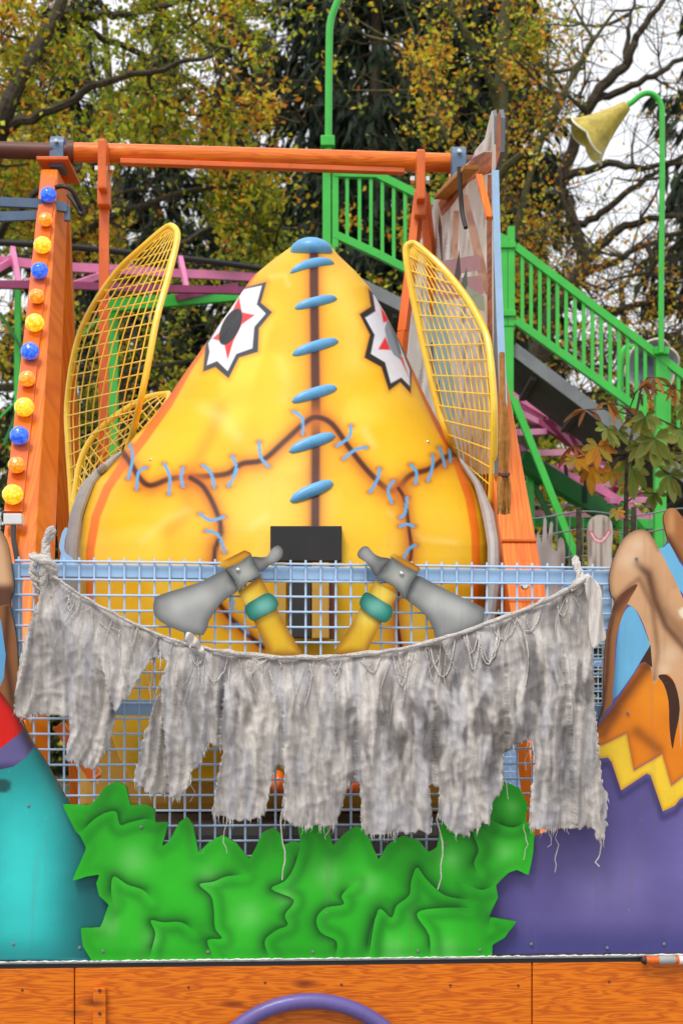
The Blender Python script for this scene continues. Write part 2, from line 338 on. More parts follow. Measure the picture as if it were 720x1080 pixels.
M = dict(
    orange=wood('orange_varnish', C(236, 124, 28), C(216, 98, 18), 2, 1.2, .36, False, 24, .8),
    deckwood=wood('deck_wood', C(226, 120, 8), C(188, 84, 4), 0, 1.1, .42, True, 40),
    orangesteel=paint('orange_steel', C(222, 104, 32), .34, .12, 5, dirt=.35, dcol=C(120, 40, 10), coat=.1),
    pipewood=wood('orange_pipe', C(236, 124, 32), C(210, 94, 18), 0, 1.2, .26, False, 24),
    rust=paint('brown_pipe', C(96, 48, 34), .5, .2, 8, dirt=.4),
    blue=paint('blue_paint', C(160, 194, 228), .45, .08, 9, dirt=.18, dcol=C(105, 110, 115)),
    bluewire=paint('blue_wire', C(184, 210, 238), .4, .06, 9, dirt=.1, dcol=C(110, 110, 110)),
    bluegrey=paint('blue_grey', C(88, 112, 140), .4, .12, 9, dirt=.3),
    stitch=paint('stitch_blue', C(98, 168, 218), .4, .1, 20, coat=.05, dirt=.25, dcol=C(70, 110, 150)),
    ochre=paint('ochre_panel', C(176, 132, 44), .55, .2, 5, dirt=.5, dcol=C(90, 60, 30)), cage=paint('cage_yellow', C(252, 208, 66), .35, .08, 12, dirt=.25, dcol=C(170, 110, 30), coat=.2),
    grey=paint('rim_grey', C(160, 160, 158), .45, .1, 10, dirt=.3),
    black=paint('black_plate', C(32, 30, 30), .5, .2, 10),
    dark=paint('dark_metal', C(40, 36, 34), .6, .25, 8),
    alu=paint('aluminium', C(170, 170, 172), .3, .2, 30, metal=.8, dirt=.6, dcol=(.02, .02, .02)),
    green=paint('green_paint', C(56, 186, 62), .38, .08, 6, coat=.15, dirt=.15, dcol=C(30, 90, 30)),
    dgreen=paint('dark_green_paint', C(28, 110, 44), .5, .15, 6, dirt=.3),
    pink=paint('pink_paint', C(220, 122, 166), .42, .12, 5, dirt=.2, dcol=C(120, 50, 80)),
    magenta=paint('dark_pink_paint', C(142, 52, 96), .5, .15, 5, dirt=.3),
    steel=paint('grey_steel', C(118, 122, 124), .5, .15, 7, dirt=.35),
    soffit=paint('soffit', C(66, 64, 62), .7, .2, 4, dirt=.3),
    purple=paint('purple_tube', C(98, 86, 150), .4, .1, 8, coat=.1),
    cable=paint('cable_black', C(30, 30, 32), .5, .1, 8),
    whitebox=paint('white_plastic', C(222, 222, 220), .4, .05, 8),
    chrome=paint('bolt_chrome', C(215, 215, 215), .15, .05, 8, metal=1),
    bell=paint('bell_plastic', C(186, 166, 66), .5, .25, 16, dirt=.75, dcol=C(96, 78, 34)), palebell=paint('pale_bell', C(150, 158, 168), .45, .2, 10, dirt=.4),
    bellrim=paint('bell_rim', C(226, 222, 196), .45, .1, 14),
    beige=paint('beige_tarp', C(196, 180, 158), .8, .1, 8, bump=.3),
    art=artmat('airbrushed_board'), shell=artmat('gondola_lacquer', .5, .05, .08), cloth=clothmat('rag_cloth'),
    scen=artmat('scenery_board', .4, .1, .16),
    bark=bark('bark', C(66, 56, 44)), barkm=bark('mossy_bark', C(82, 78, 50)),
    leaf=leafmat('leaf'), needle=leafmat('needle', .12, .7),
    straw=paint('straw', C(176, 120, 50), .8, .25, 40, bump=.5),
    yb=lampmat('yellow_bulb', C(255, 205, 0), .75), ob=lampmat('orange_bulb', C(255, 150, 0), .7), bb=lampmat('blue_bulb', C(20, 100, 250), .65),
)

# ------------------------------------------------------------------ ground
def ground():
    m, n, l, b = newmat('grass_ground'); t = n.new('ShaderNodeTexCoord')
    n1 = n.new('ShaderNodeTexNoise'); n1.inputs['Scale'].default_value = .6; n1.inputs['Detail'].default_value = 8; l.new(t.outputs['Object'], n1.inputs['Vector'])
    r = n.new('ShaderNodeValToRGB'); e = r.color_ramp.elements; e[0].position = .35; e[0].color = (.035, .05, .015, 1); e[1].position = .6; e[1].color = (.10, .075, .03, 1)
    l.new(n1.outputs['Fac'], r.inputs[0]); l.new(r.outputs[0], b.inputs['Base Color']); b.inputs['Roughness'].default_value = .95
    n2 = n.new('ShaderNodeTexNoise'); n2.inputs['Scale'].default_value = 25; l.new(t.outputs['Object'], n2.inputs['Vector'])
    bp = n.new('ShaderNodeBump'); bp.inputs['Strength'].default_value = .8; bp.inputs['Distance'].default_value = .05; l.new(n2.outputs['Fac'], bp.inputs['Height']); l.new(bp.outputs[0], b.inputs['Normal'])
    o = link_mesh('ground', [(-900, -300, 0), (900, -300, 0), (900, 1500, 0), (-900, 1500, 0)], [(0, 1, 2, 3)], m); tag(o, kind='structure')
    pav = paint('paving', C(128, 124, 118), .8, .15, 3, dirt=.3)
    o = link_mesh('path', [(-12, -6, .004), (12, -6, .004), (12, 11.8, .004), (-12, 11.8, .004)], [(0, 1, 2, 3)], pav); tag(o, kind='structure')
ground()

# ------------------------------------------------------------------ trees
OLIVE = [C(156, 166, 40), C(132, 146, 38), C(186, 182, 48), C(112, 128, 40)]
AUTUMN = [C(230, 180, 50), C(222, 146, 42), C(232, 200, 66), C(206, 128, 42)]
def leaf_mesh(name, cen, size, cols, mat, parent, loc=None, aspect=.62, droop=0.0, axis=None):
    n = len(cen); cen = np.asarray(cen); size = np.asarray(size)[:, None]
    ax = RNG.normal(size=(n, 3)) if axis is None else axis+RNG.normal(size=(n, 3))*.25
    ax[:, 2] -= droop; ax /= np.linalg.norm(ax, axis=1)[:, None]
    sd_ = np.cross(ax, RNG.normal(size=(n, 3))); sd_ /= np.linalg.norm(sd_, axis=1)[:, None]; nr = np.cross(ax, sd_)
    p0 = cen-ax*size*.5; p1 = cen+sd_*size*aspect*.5+nr*size*.1; p2 = cen+ax*size*.5; p3 = cen-sd_*size*aspect*.5+nr*size*.1
    V = np.stack([p0, p1, p2, p3], 1).reshape(-1, 3)
    lo = np.array(loc if loc is not None else (ORIG[parent.name] if parent else (0, 0, 0)))
    me = bpy.data.meshes.new(name); me.vertices.add(4*n); me.vertices.foreach_set('co', (V-lo).astype(np.float32).ravel())
    me.loops.add(4*n); me.loops.foreach_set('vertex_index', np.arange(4*n, dtype=np.int32)); me.polygons.add(n)
    me.polygons.foreach_set('loop_start', np.arange(0, 4*n, 4, dtype=np.int32)); me.update(calc_edges=True)
    a = me.color_attributes.new('Col', 'FLOAT_COLOR', 'POINT')
    a.data.foreach_set('color', np.c_[np.repeat(cols, 4, 0), np.ones(4*n)].astype(np.float32).ravel())
    me.materials.append(mat); o = bpy.data.objects.new(name, me); COL.objects.link(o); place(o, Vector(lo), parent); return o
def pick_cols(n, pal, wts, cen=None, patch=1.2):
    idx = RNG.choice(len(pal), n, p=np.array(wts)/sum(wts)); c = np.minimum(np.array(pal)[idx]*RNG.uniform(.65, 1.45, (n, 1)), .8)
    return c
def rv(): v = RNG.normal(size=3); return Vector(v/np.linalg.norm(v))
def wiggle(a, d, L, segs, amt, up=0.0):
    pts = [Vector(a)]; d = Vector(d).normalized()
    for i in range(segs):
        d = (d+rv()*amt+Vector((0, 0, up))).normalized(); pts.append(pts[-1]+d*(L/segs))
    return pts
def tree(name, label, trunk, trunk_r, limbs, region, ntarget, leaf_n, leaf_size, autumn, bmat, subs=3, twigs=4, group='autumn trees behind the ride', sub_L=(.7, 1.7), density=None, leaf_scale=1.0):
    """trunk/limbs: lists of (px, py, Y); region: (x0,x1,y0,y1,Y0,Y1) volume that the crown fills."""
    tp = [P(*p) for p in trunk]; base = Vector((tp[0].x, tp[0].y, 0)); t = thing(name, base, label, 'tree', group)
    mb = MB(); sp = [Vector(p) for p in spline([tuple(p) for p in tp], 4)]
    mb.tube([tuple(p) for p in sp], np.linspace(trunk_r, trunk_r*.35, len(sp)), 10)
    skel = list(sp); bl = []
    for lp, r0, r1 in limbs:
        s = [Vector(p) for p in spline([tuple(P(*p)) for p in lp], 5)]
        s = [p+rv()*.03 for p in s]
        mb.tube(s, np.linspace(r0, r1, len(s)), 7); bl.append((s, r1)); skel += s
    x0, x1, y0, y1, a, b_ = region; sk = np.array([tuple(p) for p in skel])
    for i in range(ntarget):
        for _ in range(8):
            px, py = RNG.uniform(x0, x1), RNG.uniform(y0, y1)
            if density is None or RNG.random() < density(px, py): break
        tg = P(px, py, RNG.uniform(a, b_)); tv = np.array(tg)
        d = np.linalg.norm(sk-tv, axis=1)+np.maximum(0, sk[:, 2]-tv[2])*1.5; j = int(np.argmin(d)); st = Vector(sk[j])
        mid = (st+tg)/2+rv()*(tg-st).length*.14-Vector((0, 0, (tg-st).length*.06))
        s = [Vector(q) for q in spline([tuple(st), tuple(mid), tuple(tg)], 5)]
        L = (tg-st).length; r0 = min(.016+.012*L, .06)
        mb.tube(s, np.linspace(r0, .009, len(s)), 5); bl.append((s, .012)); sk = np.vstack([sk, np.array([tuple(p) for p in s[3:]])])
    ends = []
    for s, r in bl:
        for k in range(subs):
            j = random.randint(max(1, len(s)//3), len(s)-1); d = (s[j]-s[j-1]).normalized()
            q = wiggle(s[j], d*.5+rv()*.9+Vector((0, 0, .1)), random.uniform(*sub_L)*.6, 4, .35); mb.tube(q, [.011, .009, .007, .005, .004], 4, False)
            ends += q[1:]
            for _ in range(twigs):
                jj = random.randint(1, 4); e = wiggle(q[jj], rv()+Vector((0, 0, -.1)), random.uniform(.25, .6), 2, .3); mb.tube(e, [.005, .004, .003], 3, False); ends += e[1:]
    mb.build('trunk', bmat, t, True)
    E = np.array([tuple(p) for p in ends]); n = leaf_n; seed_ = len(E)*.137
    if density is not None:
        px, py = proj(E); wt = np.array([max(.02, density(x, y)) for x, y in zip(px, py)])
    else: wt = np.ones(len(E))
    # uneven crown: whole twigs are bare or full
    cl_ = np.array([noise.noise(Vector(e)*.85+Vector((seed_, 0, 0))) for e in E]); wt = wt*sstep(-.28, .18, cl_)*(RNG.random(len(E)) < .7)*RNG.uniform(.2, 1.8, len(E)); wt /= wt.sum()
    idx = RNG.choice(len(E), n, p=wt); cen = E[idx]+RNG.normal(size=(n, 3))*.10
    tone = np.clip(.5+np.array([noise.noise(Vector(e)*.7+Vector((0, seed_, 3))) for e in E])*1.1, 0, 1)   # autumn colouring goes bough by bough
    aut = (tone[idx]*.6+RNG.random(n)*.4) < autumn
    cols = np.where(aut[:, None], pick_cols(n, AUTUMN, [4, 3, 3, 2]), pick_cols(n, OLIVE, [3, 3, 2, 2]))
    leaf_mesh('crown', cen, RNG.uniform(*leaf_size, n), cols, M['leaf'], t, droop=.3)
    return t
def GY(Y): return HY+CZ*F/Y
tree('broadleaf_tree', 'large oak with thick dark leaning limbs and olive to orange leaves at the left',
     [(-90, GY(18), 18), (-60, 600, 18), (-25, 250, 18), (3, 127, 17), (27, 73, 17), (60, 13, 17.2), (85, -60, 17.2)], .15,
     [([(-20, 230, 18), (0, 145, 17.2), (60, 113, 16.7), (110, 87, 16.5), (187, 67, 16.4), (240, 50, 16.4)], .075, .015),
      ([(60, 13, 18), (110, 14, 18), (160, 10, 18.3), (230, -10, 18.4)], .07, .02),
      ([(-40, 330, 18), (0, 247, 17), (37, 207, 16.6), (80, 180, 16.5), (150, 160, 16.5)], .065, .015),
      ([(27, 73, 18), (0, 40, 18.3), (-30, 5, 18.5)], .08, .02),
      ([(-30, 300, 18), (60, 260, 18.4), (150, 215, 18.6), (260, 190, 19)], .08, .02),
      ([(60, 13, 18), (150, 60, 18.8), (250, 110, 19), (320, 130, 19)], .05, .015)],
     (-40, 330, -30, 400, 17.2, 20.8), 105, 20000, (.055, .105), .40, M['bark'],
     density=lambda x, y: (1.0 if y < 260 else .5)*(1 if x < 290 else .5)*(.12 if (130 < x < 215 and 160 < y < 270) else 1)*(.6 if (95 < x < 180 and 10 < y < 75) else 1))
tree('broadleaf_tree', 'tall tree with forked mossy trunk and sparse orange leaves before the dark spruces',
     [(500, GY(20), 20), (505, 600, 20), (515, 300, 20), (527, 180, 20), (530, 43, 20), (545, -60, 20)], .17,
     [([(512, 320, 20), (540, 250, 19.6), (573, 143, 19.5), (600, 90, 19.5), (640, 20, 19.6), (680, 5, 19.6)], .06, .012),
      ([(520, 250, 20), (527, 187, 19.4), (573, 143, 19), (607, 73, 19), (627, 40, 19)], .07, .02),
      ([(528, 120, 20), (505, 60, 19.7), (480, 20, 19.5), (470, -20, 19.4)], .06, .02),
      ([(530, 90, 20), (548, 40, 20), (552, -20, 20)], .07, .03),
      ([(525, 200, 20), (470, 150, 19.6), (430, 60, 19.5), (410, 45, 19.5)], .06, .012)],
     (340, 600, -30, 330, 18.5, 21.5), 60, 6000, (.055, .10), .55, M['barkm'],
     density=lambda x, y: (.25 if x > 575 else 1)*(.05 if (335 < x < 430 and 20 < y < 300) else .9)*(.35 if 470 < x < 530 and y < 130 else 1))
tree('broadleaf_tree', 'nearly bare branching tree against the white sky above the green stairs',
     [(545, GY(23), 23), (555, 480, 23), (575, 350, 23), (601, 303, 23), (615, 276, 23), (605, 236, 23), (590, 190, 23)], .19,
     [([(615, 276, 23), (644, 248, 23), (683, 230, 22.8), (740, 225, 22.5)], .09, .03),
      ([(606, 300, 23), (622, 285, 23), (653, 273, 22.6), (683, 257, 22.4), (730, 238, 22)], .08, .025),
      ([(590, 300, 23), (640, 330, 22.6), (680, 318, 22.4), (740, 310, 22)], .08, .03),
      ([(605, 236, 23), (627, 230, 23), (667, 200, 22.6), (693, 180, 22.5), (730, 168, 22)], .07, .02),
      ([(590, 190, 23), (640, 173, 22.6), (687, 177, 22.4), (740, 158, 22)], .07, .025),
      ([(590, 190, 23), (627, 103, 22.8), (660, 67, 22.6), (670, 43, 22.5), (687, 17, 22.5), (720, -30, 22.4)], .10, .03),
      ([(627, 103, 22.8), (643, 100, 22.8), (680, 83, 22.5), (720, 60, 22.5), (760, 40, 22.4)], .07, .025),
      ([(660, 67, 22.6), (662, 30, 22.6), (672, -10, 22.6)], .05, .015),
      ([(683, 257, 22.4), (700, 300, 22.3), (735, 330, 22.2)], .05, .015)],
     (560, 760, -20, 400, 21, 24.5), 75, 3000, (.05, .09), .7, M['bark'], subs=4,
     density=lambda x, y: .35 if y < 240 and x > 610 else 1.0)
tree('broadleaf_tree', 'far olive broadleaf tree behind the pink track left of the yellow face',
     [(120, GY(27), 27), (125, 500, 27), (130, 300, 27), (120, 150, 27), (110, 20, 27)], .16,
     [([(128, 320, 27), (60, 250, 26.5), (10, 200, 26.4), (-40, 190, 26)], .09, .02),
      ([(128, 300, 27), (190, 260, 26.8), (240, 230, 26.5), (300, 240, 26)], .08, .02)],
     (-60, 330, 120, 520, 25, 29), 90, 9500, (.09, .15), .32, M['bark'], sub_L=(1.0, 2.4), density=lambda x, y: .05 if (125 < x < 220 and y < 275) else 1)
tree('broadleaf_tree', 'far yellowing broadleaf tree behind the green staircase on the right',
     [(655, GY(28), 28), (660, 600, 28), (665, 450, 28), (660, 380, 28), (655, 300, 28)], .14,
     [([(662, 470, 28), (600, 420, 27.5), (560, 390, 27)], .07, .02), ([(662, 450, 28), (710, 410, 27.5), (750, 380, 27)], .07, .02)],
     (535, 770, 370, 600, 26, 30), 60, 5500, (.08, .14), .42, M['bark'], sub_L=(1.0, 2.2), density=lambda x, y: .15 if y < 360 else 1)

def spruce_mesh(seed, H=24.0, R=3.6):
    rs = np.random.default_rng(seed); cen = []; ax = []; sz = []; tb = MB()
    tb.tube([(0, 0, 0), (0.05, 0, H*.5), (0, 0, H)], [.28, .17, .02], 8)
    z = 1.2
    while z < H-.5:
        rr = R*(1-z/H)**.8+.25
        for k in range(int(rs.integers(5, 8))):
            a = rs.uniform(0, 2*math.pi); L = rr*rs.uniform(.65, 1.1); n = 6; pts = []
            for i in range(n+1):
                t = i/n; pts.append((math.cos(a)*L*t, math.sin(a)*L*t, z-L*.42*t+L*.20*t*t*t))
            tb.tube(pts, np.linspace(.035, .008, n+1), 4, False)
            m = int(26*L); tt = rs.uniform(.08, 1, m)**.7
            for t in tt:
                sp = rs.uniform(-1, 1)*.42*L*(1.05-t)**.8*.9; bz = z-L*.42*t+L*.20*t**3
                x = math.cos(a)*L*t-math.sin(a)*sp; y = math.sin(a)*L*t+math.cos(a)*sp
                cen.append((x, y, bz-abs(sp)*.35-rs.uniform(.05, .32))); ax.append((math.cos(a)*.45-math.sin(a)*sp*.6, math.sin(a)*.45+math.cos(a)*sp*.6, -1.0)); sz.append(rs.uniform(.3, .62))
        z += rs.uniform(.28, .5)*(1.0 if z > 4 else .9)
    return tb, np.array(cen), np.array(ax), np.array(sz)
NEED = [C(36, 52, 32), C(28, 42, 28), C(46, 60, 36), C(22, 34, 26)]
protos = []
def make_spruce(seed, loc, label):
    t = thing('spruce_tree', loc, label, 'tree', 'dark spruces at the back'); tb, cen, ax, sz = spruce_mesh(seed)
    tb.v = [(x+loc[0], y+loc[1], z+loc[2]) for x, y, z in tb.v]; tb.build('trunk', M['bark'], t, True)
    leaf_mesh('crown', cen+np.array(loc), sz, pick_cols(len(cen), NEED, [3, 3, 2, 2]), M['needle'], t, aspect=.22, axis=ax)
    return t
def gp(px, Y): return ((px-360)/F*Y, Y, 0)
s1 = make_spruce(11, gp(395, 33), 'dense dark spruce standing directly behind the left green lamp pole')
s2 = make_spruce(23, gp(500, 36), 'tall dark spruce behind the forked mossy tree')
def copy_tree(o, loc, sc, rz, label):
    c = o.copy(); COL.objects.link(c); c.location = loc; c.scale = (sc, sc, sc); c.rotation_euler.z = rz; c['label'] = label; ORIG[c.name] = Vector(loc)
    for ch in list(o.children):
        d = ch.copy(); COL.objects.link(d); d.parent = c
    return c
for i, (px, Y, sc, rz, lb) in enumerate([(330, 42, 1.15, 1.0, 'dark spruce showing between the oak leaves and the lamp pole'),
                            (455, 41, 1.2, 2.1, 'dark spruce filling the gap above the orange crossbar clamp'),
                            (165, 44, .98, .5, 'thin dark spruce with white sky gaps beyond the left yellow guard'),
                            (70, 47, 1.15, 3.0, 'distant spruce behind the row of coloured bulbs'),
                            (548, 43, 1.0, 4.0, 'dark spruce left of the yellow bell lamp shade'),
                            (785, 30, .95, 5.2, 'dark spruce at the right edge beside the bell lamp pole'),
                            (255, 50, 1.15, 2.6, 'distant spruce above the stitched top of the yellow face'),
                            (640, 58, .62, .3, 'small far spruce low behind the stairs'),
                            (705, 52, .58, 1.3, 'small pointed far spruce beyond the right lamp pole')]):
    copy_tree(s1 if i % 2 else s2, gp(px, Y), sc, rz, lb)

def shrub(px, Y, wpx, top, label, n, autumn, pal=OLIVE):
    base = Vector(gp(px, Y)); t = thing('shrub', base, label, 'shrub', 'shrubs behind the ride'); mb = MB(); cen = []
    H = CZ+(HY-top)/F*Y; W = wpx/F*Y/2
    for k in range(26):
        a = random.uniform(0, 6.28); rr = W*random.uniform(.1, 1)**.6; tip = base+Vector((math.cos(a)*rr, math.sin(a)*rr*.8, H*random.uniform(.45, 1.02)*(1-.25*(rr/W)**2)))
        s = [Vector(q) for q in spline([tuple(base+rv()*.1*Vector((1, 1, 0)).length), tuple((base*2+tip)/3+Vector((0, 0, H*.18))), tuple(tip)], 6)]
        mb.tube(s, np.linspace(.03, .006, len(s)), 4)
        for j in range(14):
            p = s[random.randint(3, len(s)-1)]; e = wiggle(p, rv()+Vector((0, 0, .2)), random.uniform(.3, .8), 3, .4); mb.tube(e, [.007, .005, .004, .003], 3, False); cen += e
    mb.build('stem', M['bark'], t, True)
    E = np.array([tuple(p) for p in cen]); idx = RNG.integers(0, len(E), n); c = E[idx]+RNG.normal(size=(n, 3))*.13; c[:, 2] = np.maximum(c[:, 2], .05)
    tone = RNG.random(len(E)); aut = (tone[idx]*.5+RNG.random(n)*.5) < autumn
    cols = np.where(aut[:, None], pick_cols(n, AUTUMN, [3, 1, 4, 1]), pick_cols(n, pal, [3, 3, 2, 2]))
    leaf_mesh('foliage', c, RNG.uniform(.06, .12, n), cols, M['leaf'], t, droop=.2)
DG = [C(70, 84, 34), C(58, 72, 30), C(92, 98, 40), C(48, 58, 28)]
shrub(30, 19, 200, 350, 'olive shrub behind the leg with coloured bulbs', 6000, .25, DG)
shrub(190, 20, 190, 330, 'orange-flecked shrub behind the left yellow wire guard', 6500, .45, DG)
shrub(430, 21, 200, 330, 'dark shrub behind the right yellow wire guard', 6000, .3, DG)
shrub(585, 22, 170, 420, 'yellow-green shrub under the staircase soffit', 5500, .45)
shrub(700, 20, 150, 390, 'yellowing shrub behind the chestnut sapling', 6000, .55)
def far_wood():
    n = 16000; px = RNG.uniform(-500, 1250, n); Y = RNG.uniform(60, 75, n); z = RNG.uniform(0, 1, n)**1.2*(9+3*np.sin(px/60)+2*np.sin(px/23))
    cen = np.c_[(px-360)/F*Y, Y, z]
    o = leaf_mesh('far_wood', cen, RNG.uniform(.6, 1.2, n), pick_cols(n, DG+[C(120, 104, 40)], [3, 3, 2, 2, 1]), M['leaf'], None, loc=(0, 0, 0)); tag(o, kind='stuff')
    o['label'] = 'far mixed wood closing the view low behind the ride'; o['category'] = 'wood'
far_wood()

# ------------------------------------------------------------------ pink coaster track and green supports
def pl(pts, Y): return [tuple(P(p[0], p[1], p[2] if len(p) > 2 else Y)) for p in pts]
def track_left():
    t = thing('coaster_track', gp(120, 14.5), 'pink coaster track with black rail crossing behind the left yellow guard', 'track', 'pink coaster track')
    a = [(-60, 253, 14.2), (60, 259, 14.6), (150, 268, 15), (240, 278, 15.4), (330, 292, 15.8)]
    MB().tube(spline(pl(a, 0), 5), .032, 8).build('running_rail', M['cable'], t, True)
    b = MB(); up = [(-60, 272, 14.0), (0, 275, 14.2), (60, 281, 14.5), (120, 284, 14.8), (180, 288, 15.1), (260, 292, 15.6), (330, 300, 16)]
    s = spline(pl(up, 0), 4)
    for p, q in zip(s[:-1], s[1:]): b.bar(p, q, .05, .085, bev=.0)
    b.build('side_rail', M['pink'], t)
    lo = [(-60, 298, 13.7), (0, 300, 13.9), (73, 301, 14.1), (150, 304, 14.5), (240, 306, 14.9), (330, 310, 15.3)]; b = MB(); s2 = spline(pl(lo, 0), 4)
    for p, q in zip(s2[:-1], s2[1:]): b.bar(p, q, .05, .07, bev=0)
    b.build('side_rail', M['magenta'], t)
    for p, q in [((20, 302, 14), (62, 283, 14.5)), ((75, 301, 14.1), (118, 286, 14.8)), ((13, 262, 14.3), (20, 300, 14)), ((190, 272, 15.1), (197, 305, 14.8)), ((-30, 300, 13.8), (10, 276, 14.2))]:
        MB().bar(P(*p), P(*q), .045, .06).build('cross_tie', M['pink'], t)
    MB().bar(P(112, 323, 14.6), P(268, 310, 15.4), .09, .11).build('support_beam', M['green'], t)
    MB().bar(P(186, 314, 14.9), P(250, 301, 15.3), .05, .06).build('lower_rail', M['magenta'], t)
    # posts under the track
    MB().bar(P(19, 278, 14.3), Vector((P(17, 600, 14.3).x, 14.3, 0)), .055, .055).build('post', M['green'], t)
    MB().bar(P(120, 320, 14.8), Vector((P(120, 320, 14.8).x, 14.8, 0)), .085, .085).build('post', M['green'], t)
    MB().bar(P(0, 330, 14.2), P(22, 366, 14.2), .03, .03).build('brace', M['dgreen'], t)
    MB().bar(P(110, 330, 14.6), P(-60, 500, 14.4), .02, .02).build('brace', M['green'], t)
    MB().bar(P(4, 470, 14.2), P(16, 440, 14.2), .03, .03).build('brace', M['dgreen'], t)
track_left()
def track_right():
    t = thing('coaster_track', gp(640, 14), 'pink coaster track sloping down to the right under the green staircase', 'track', 'pink coaster track')
    def rail(pts, mat, wd, dp, nm):
        b = MB(); s = spline(pl(pts, 0), 4)
        for p, q in zip(s[:-1], s[1:]): b.bar(p, q, wd, dp, bev=0)
        b.build(nm, mat, t)
    rail([(520, 402, 13.2), (546, 420, 13.3), (622, 464, 13.6), (665, 497, 13.8), (740, 560, 14.1)], M['pink'], .06, .06, 'side_rail')
    rail([(520, 412, 14.3), (560, 440, 14.5), (612, 474, 14.8), (670, 520, 15.1), (740, 575, 15.4)], M['magenta'], .06, .07, 'side_rail')
    rail([(540, 470, 13.0), (573, 492, 13.2), (622, 512, 13.4), (650, 528, 13.5), (700, 566, 13.8), (740, 600, 14)], M['pink'], .06, .07, 'spine_rail')
    for (x0, y0, x1, y1) in [(545, 456, 574, 455), (552, 478, 606, 477), (590, 492, 634, 494), (615, 512, 660, 509), (640, 528, 690, 527), (558, 541, 632, 546), (655, 545, 710, 545), (548, 436, 566, 445)]:
        MB().bar(P(x0, y0, 13.3), P(x1, y1, 14.6), .055, .055).build('cross_tie', M['pink'], t)
    for (x0, y0, x1, y1) in [(622, 464, 618, 512), (600, 452, 640, 524), (660, 497, 640, 528), (575, 440, 612, 480)]:
        MB().bar(P(x0, y0, 13.4), P(x1, y1, 13.9), .05, .05).build('brace', M['magenta'], t)
    rail([(545, 532, 14.6), (600, 533, 14.6), (740, 536, 14.6)], M['steel'], .02, .02, 'cable_tray')
    MB().bar(P(548, 484, 13), P(650, 548, 13.4), .10, .16).build('support_beam', M['dgreen'], t)
    MB().bar(P(540, 549, 13.4), P(690, 553, 13.6), .06, .09).build('support_beam', M['green'], t)
    for (x0, y0, x1, y1, r, m) in [(558, 502, 604, 592, .05, 'dgreen'), (596, 490, 598, 512, .03, 'cable'), (617, 492, 617, 530, .03, 'cable'), (655, 530, 690, 575, .04, 'green'), (558, 478, 560, 560, .06, 'green')]:
        MB().bar(P(x0, y0, 13.2), P(x1, y1, 13.2), r, r).build('brace', M[m], t)
    MB().bar(P(640, 545, 13.5), Vector((P(640, 545, 13.5).x, 13.5, 0)), .08, .08).build('post', M['dgreen'], t)
track_right()

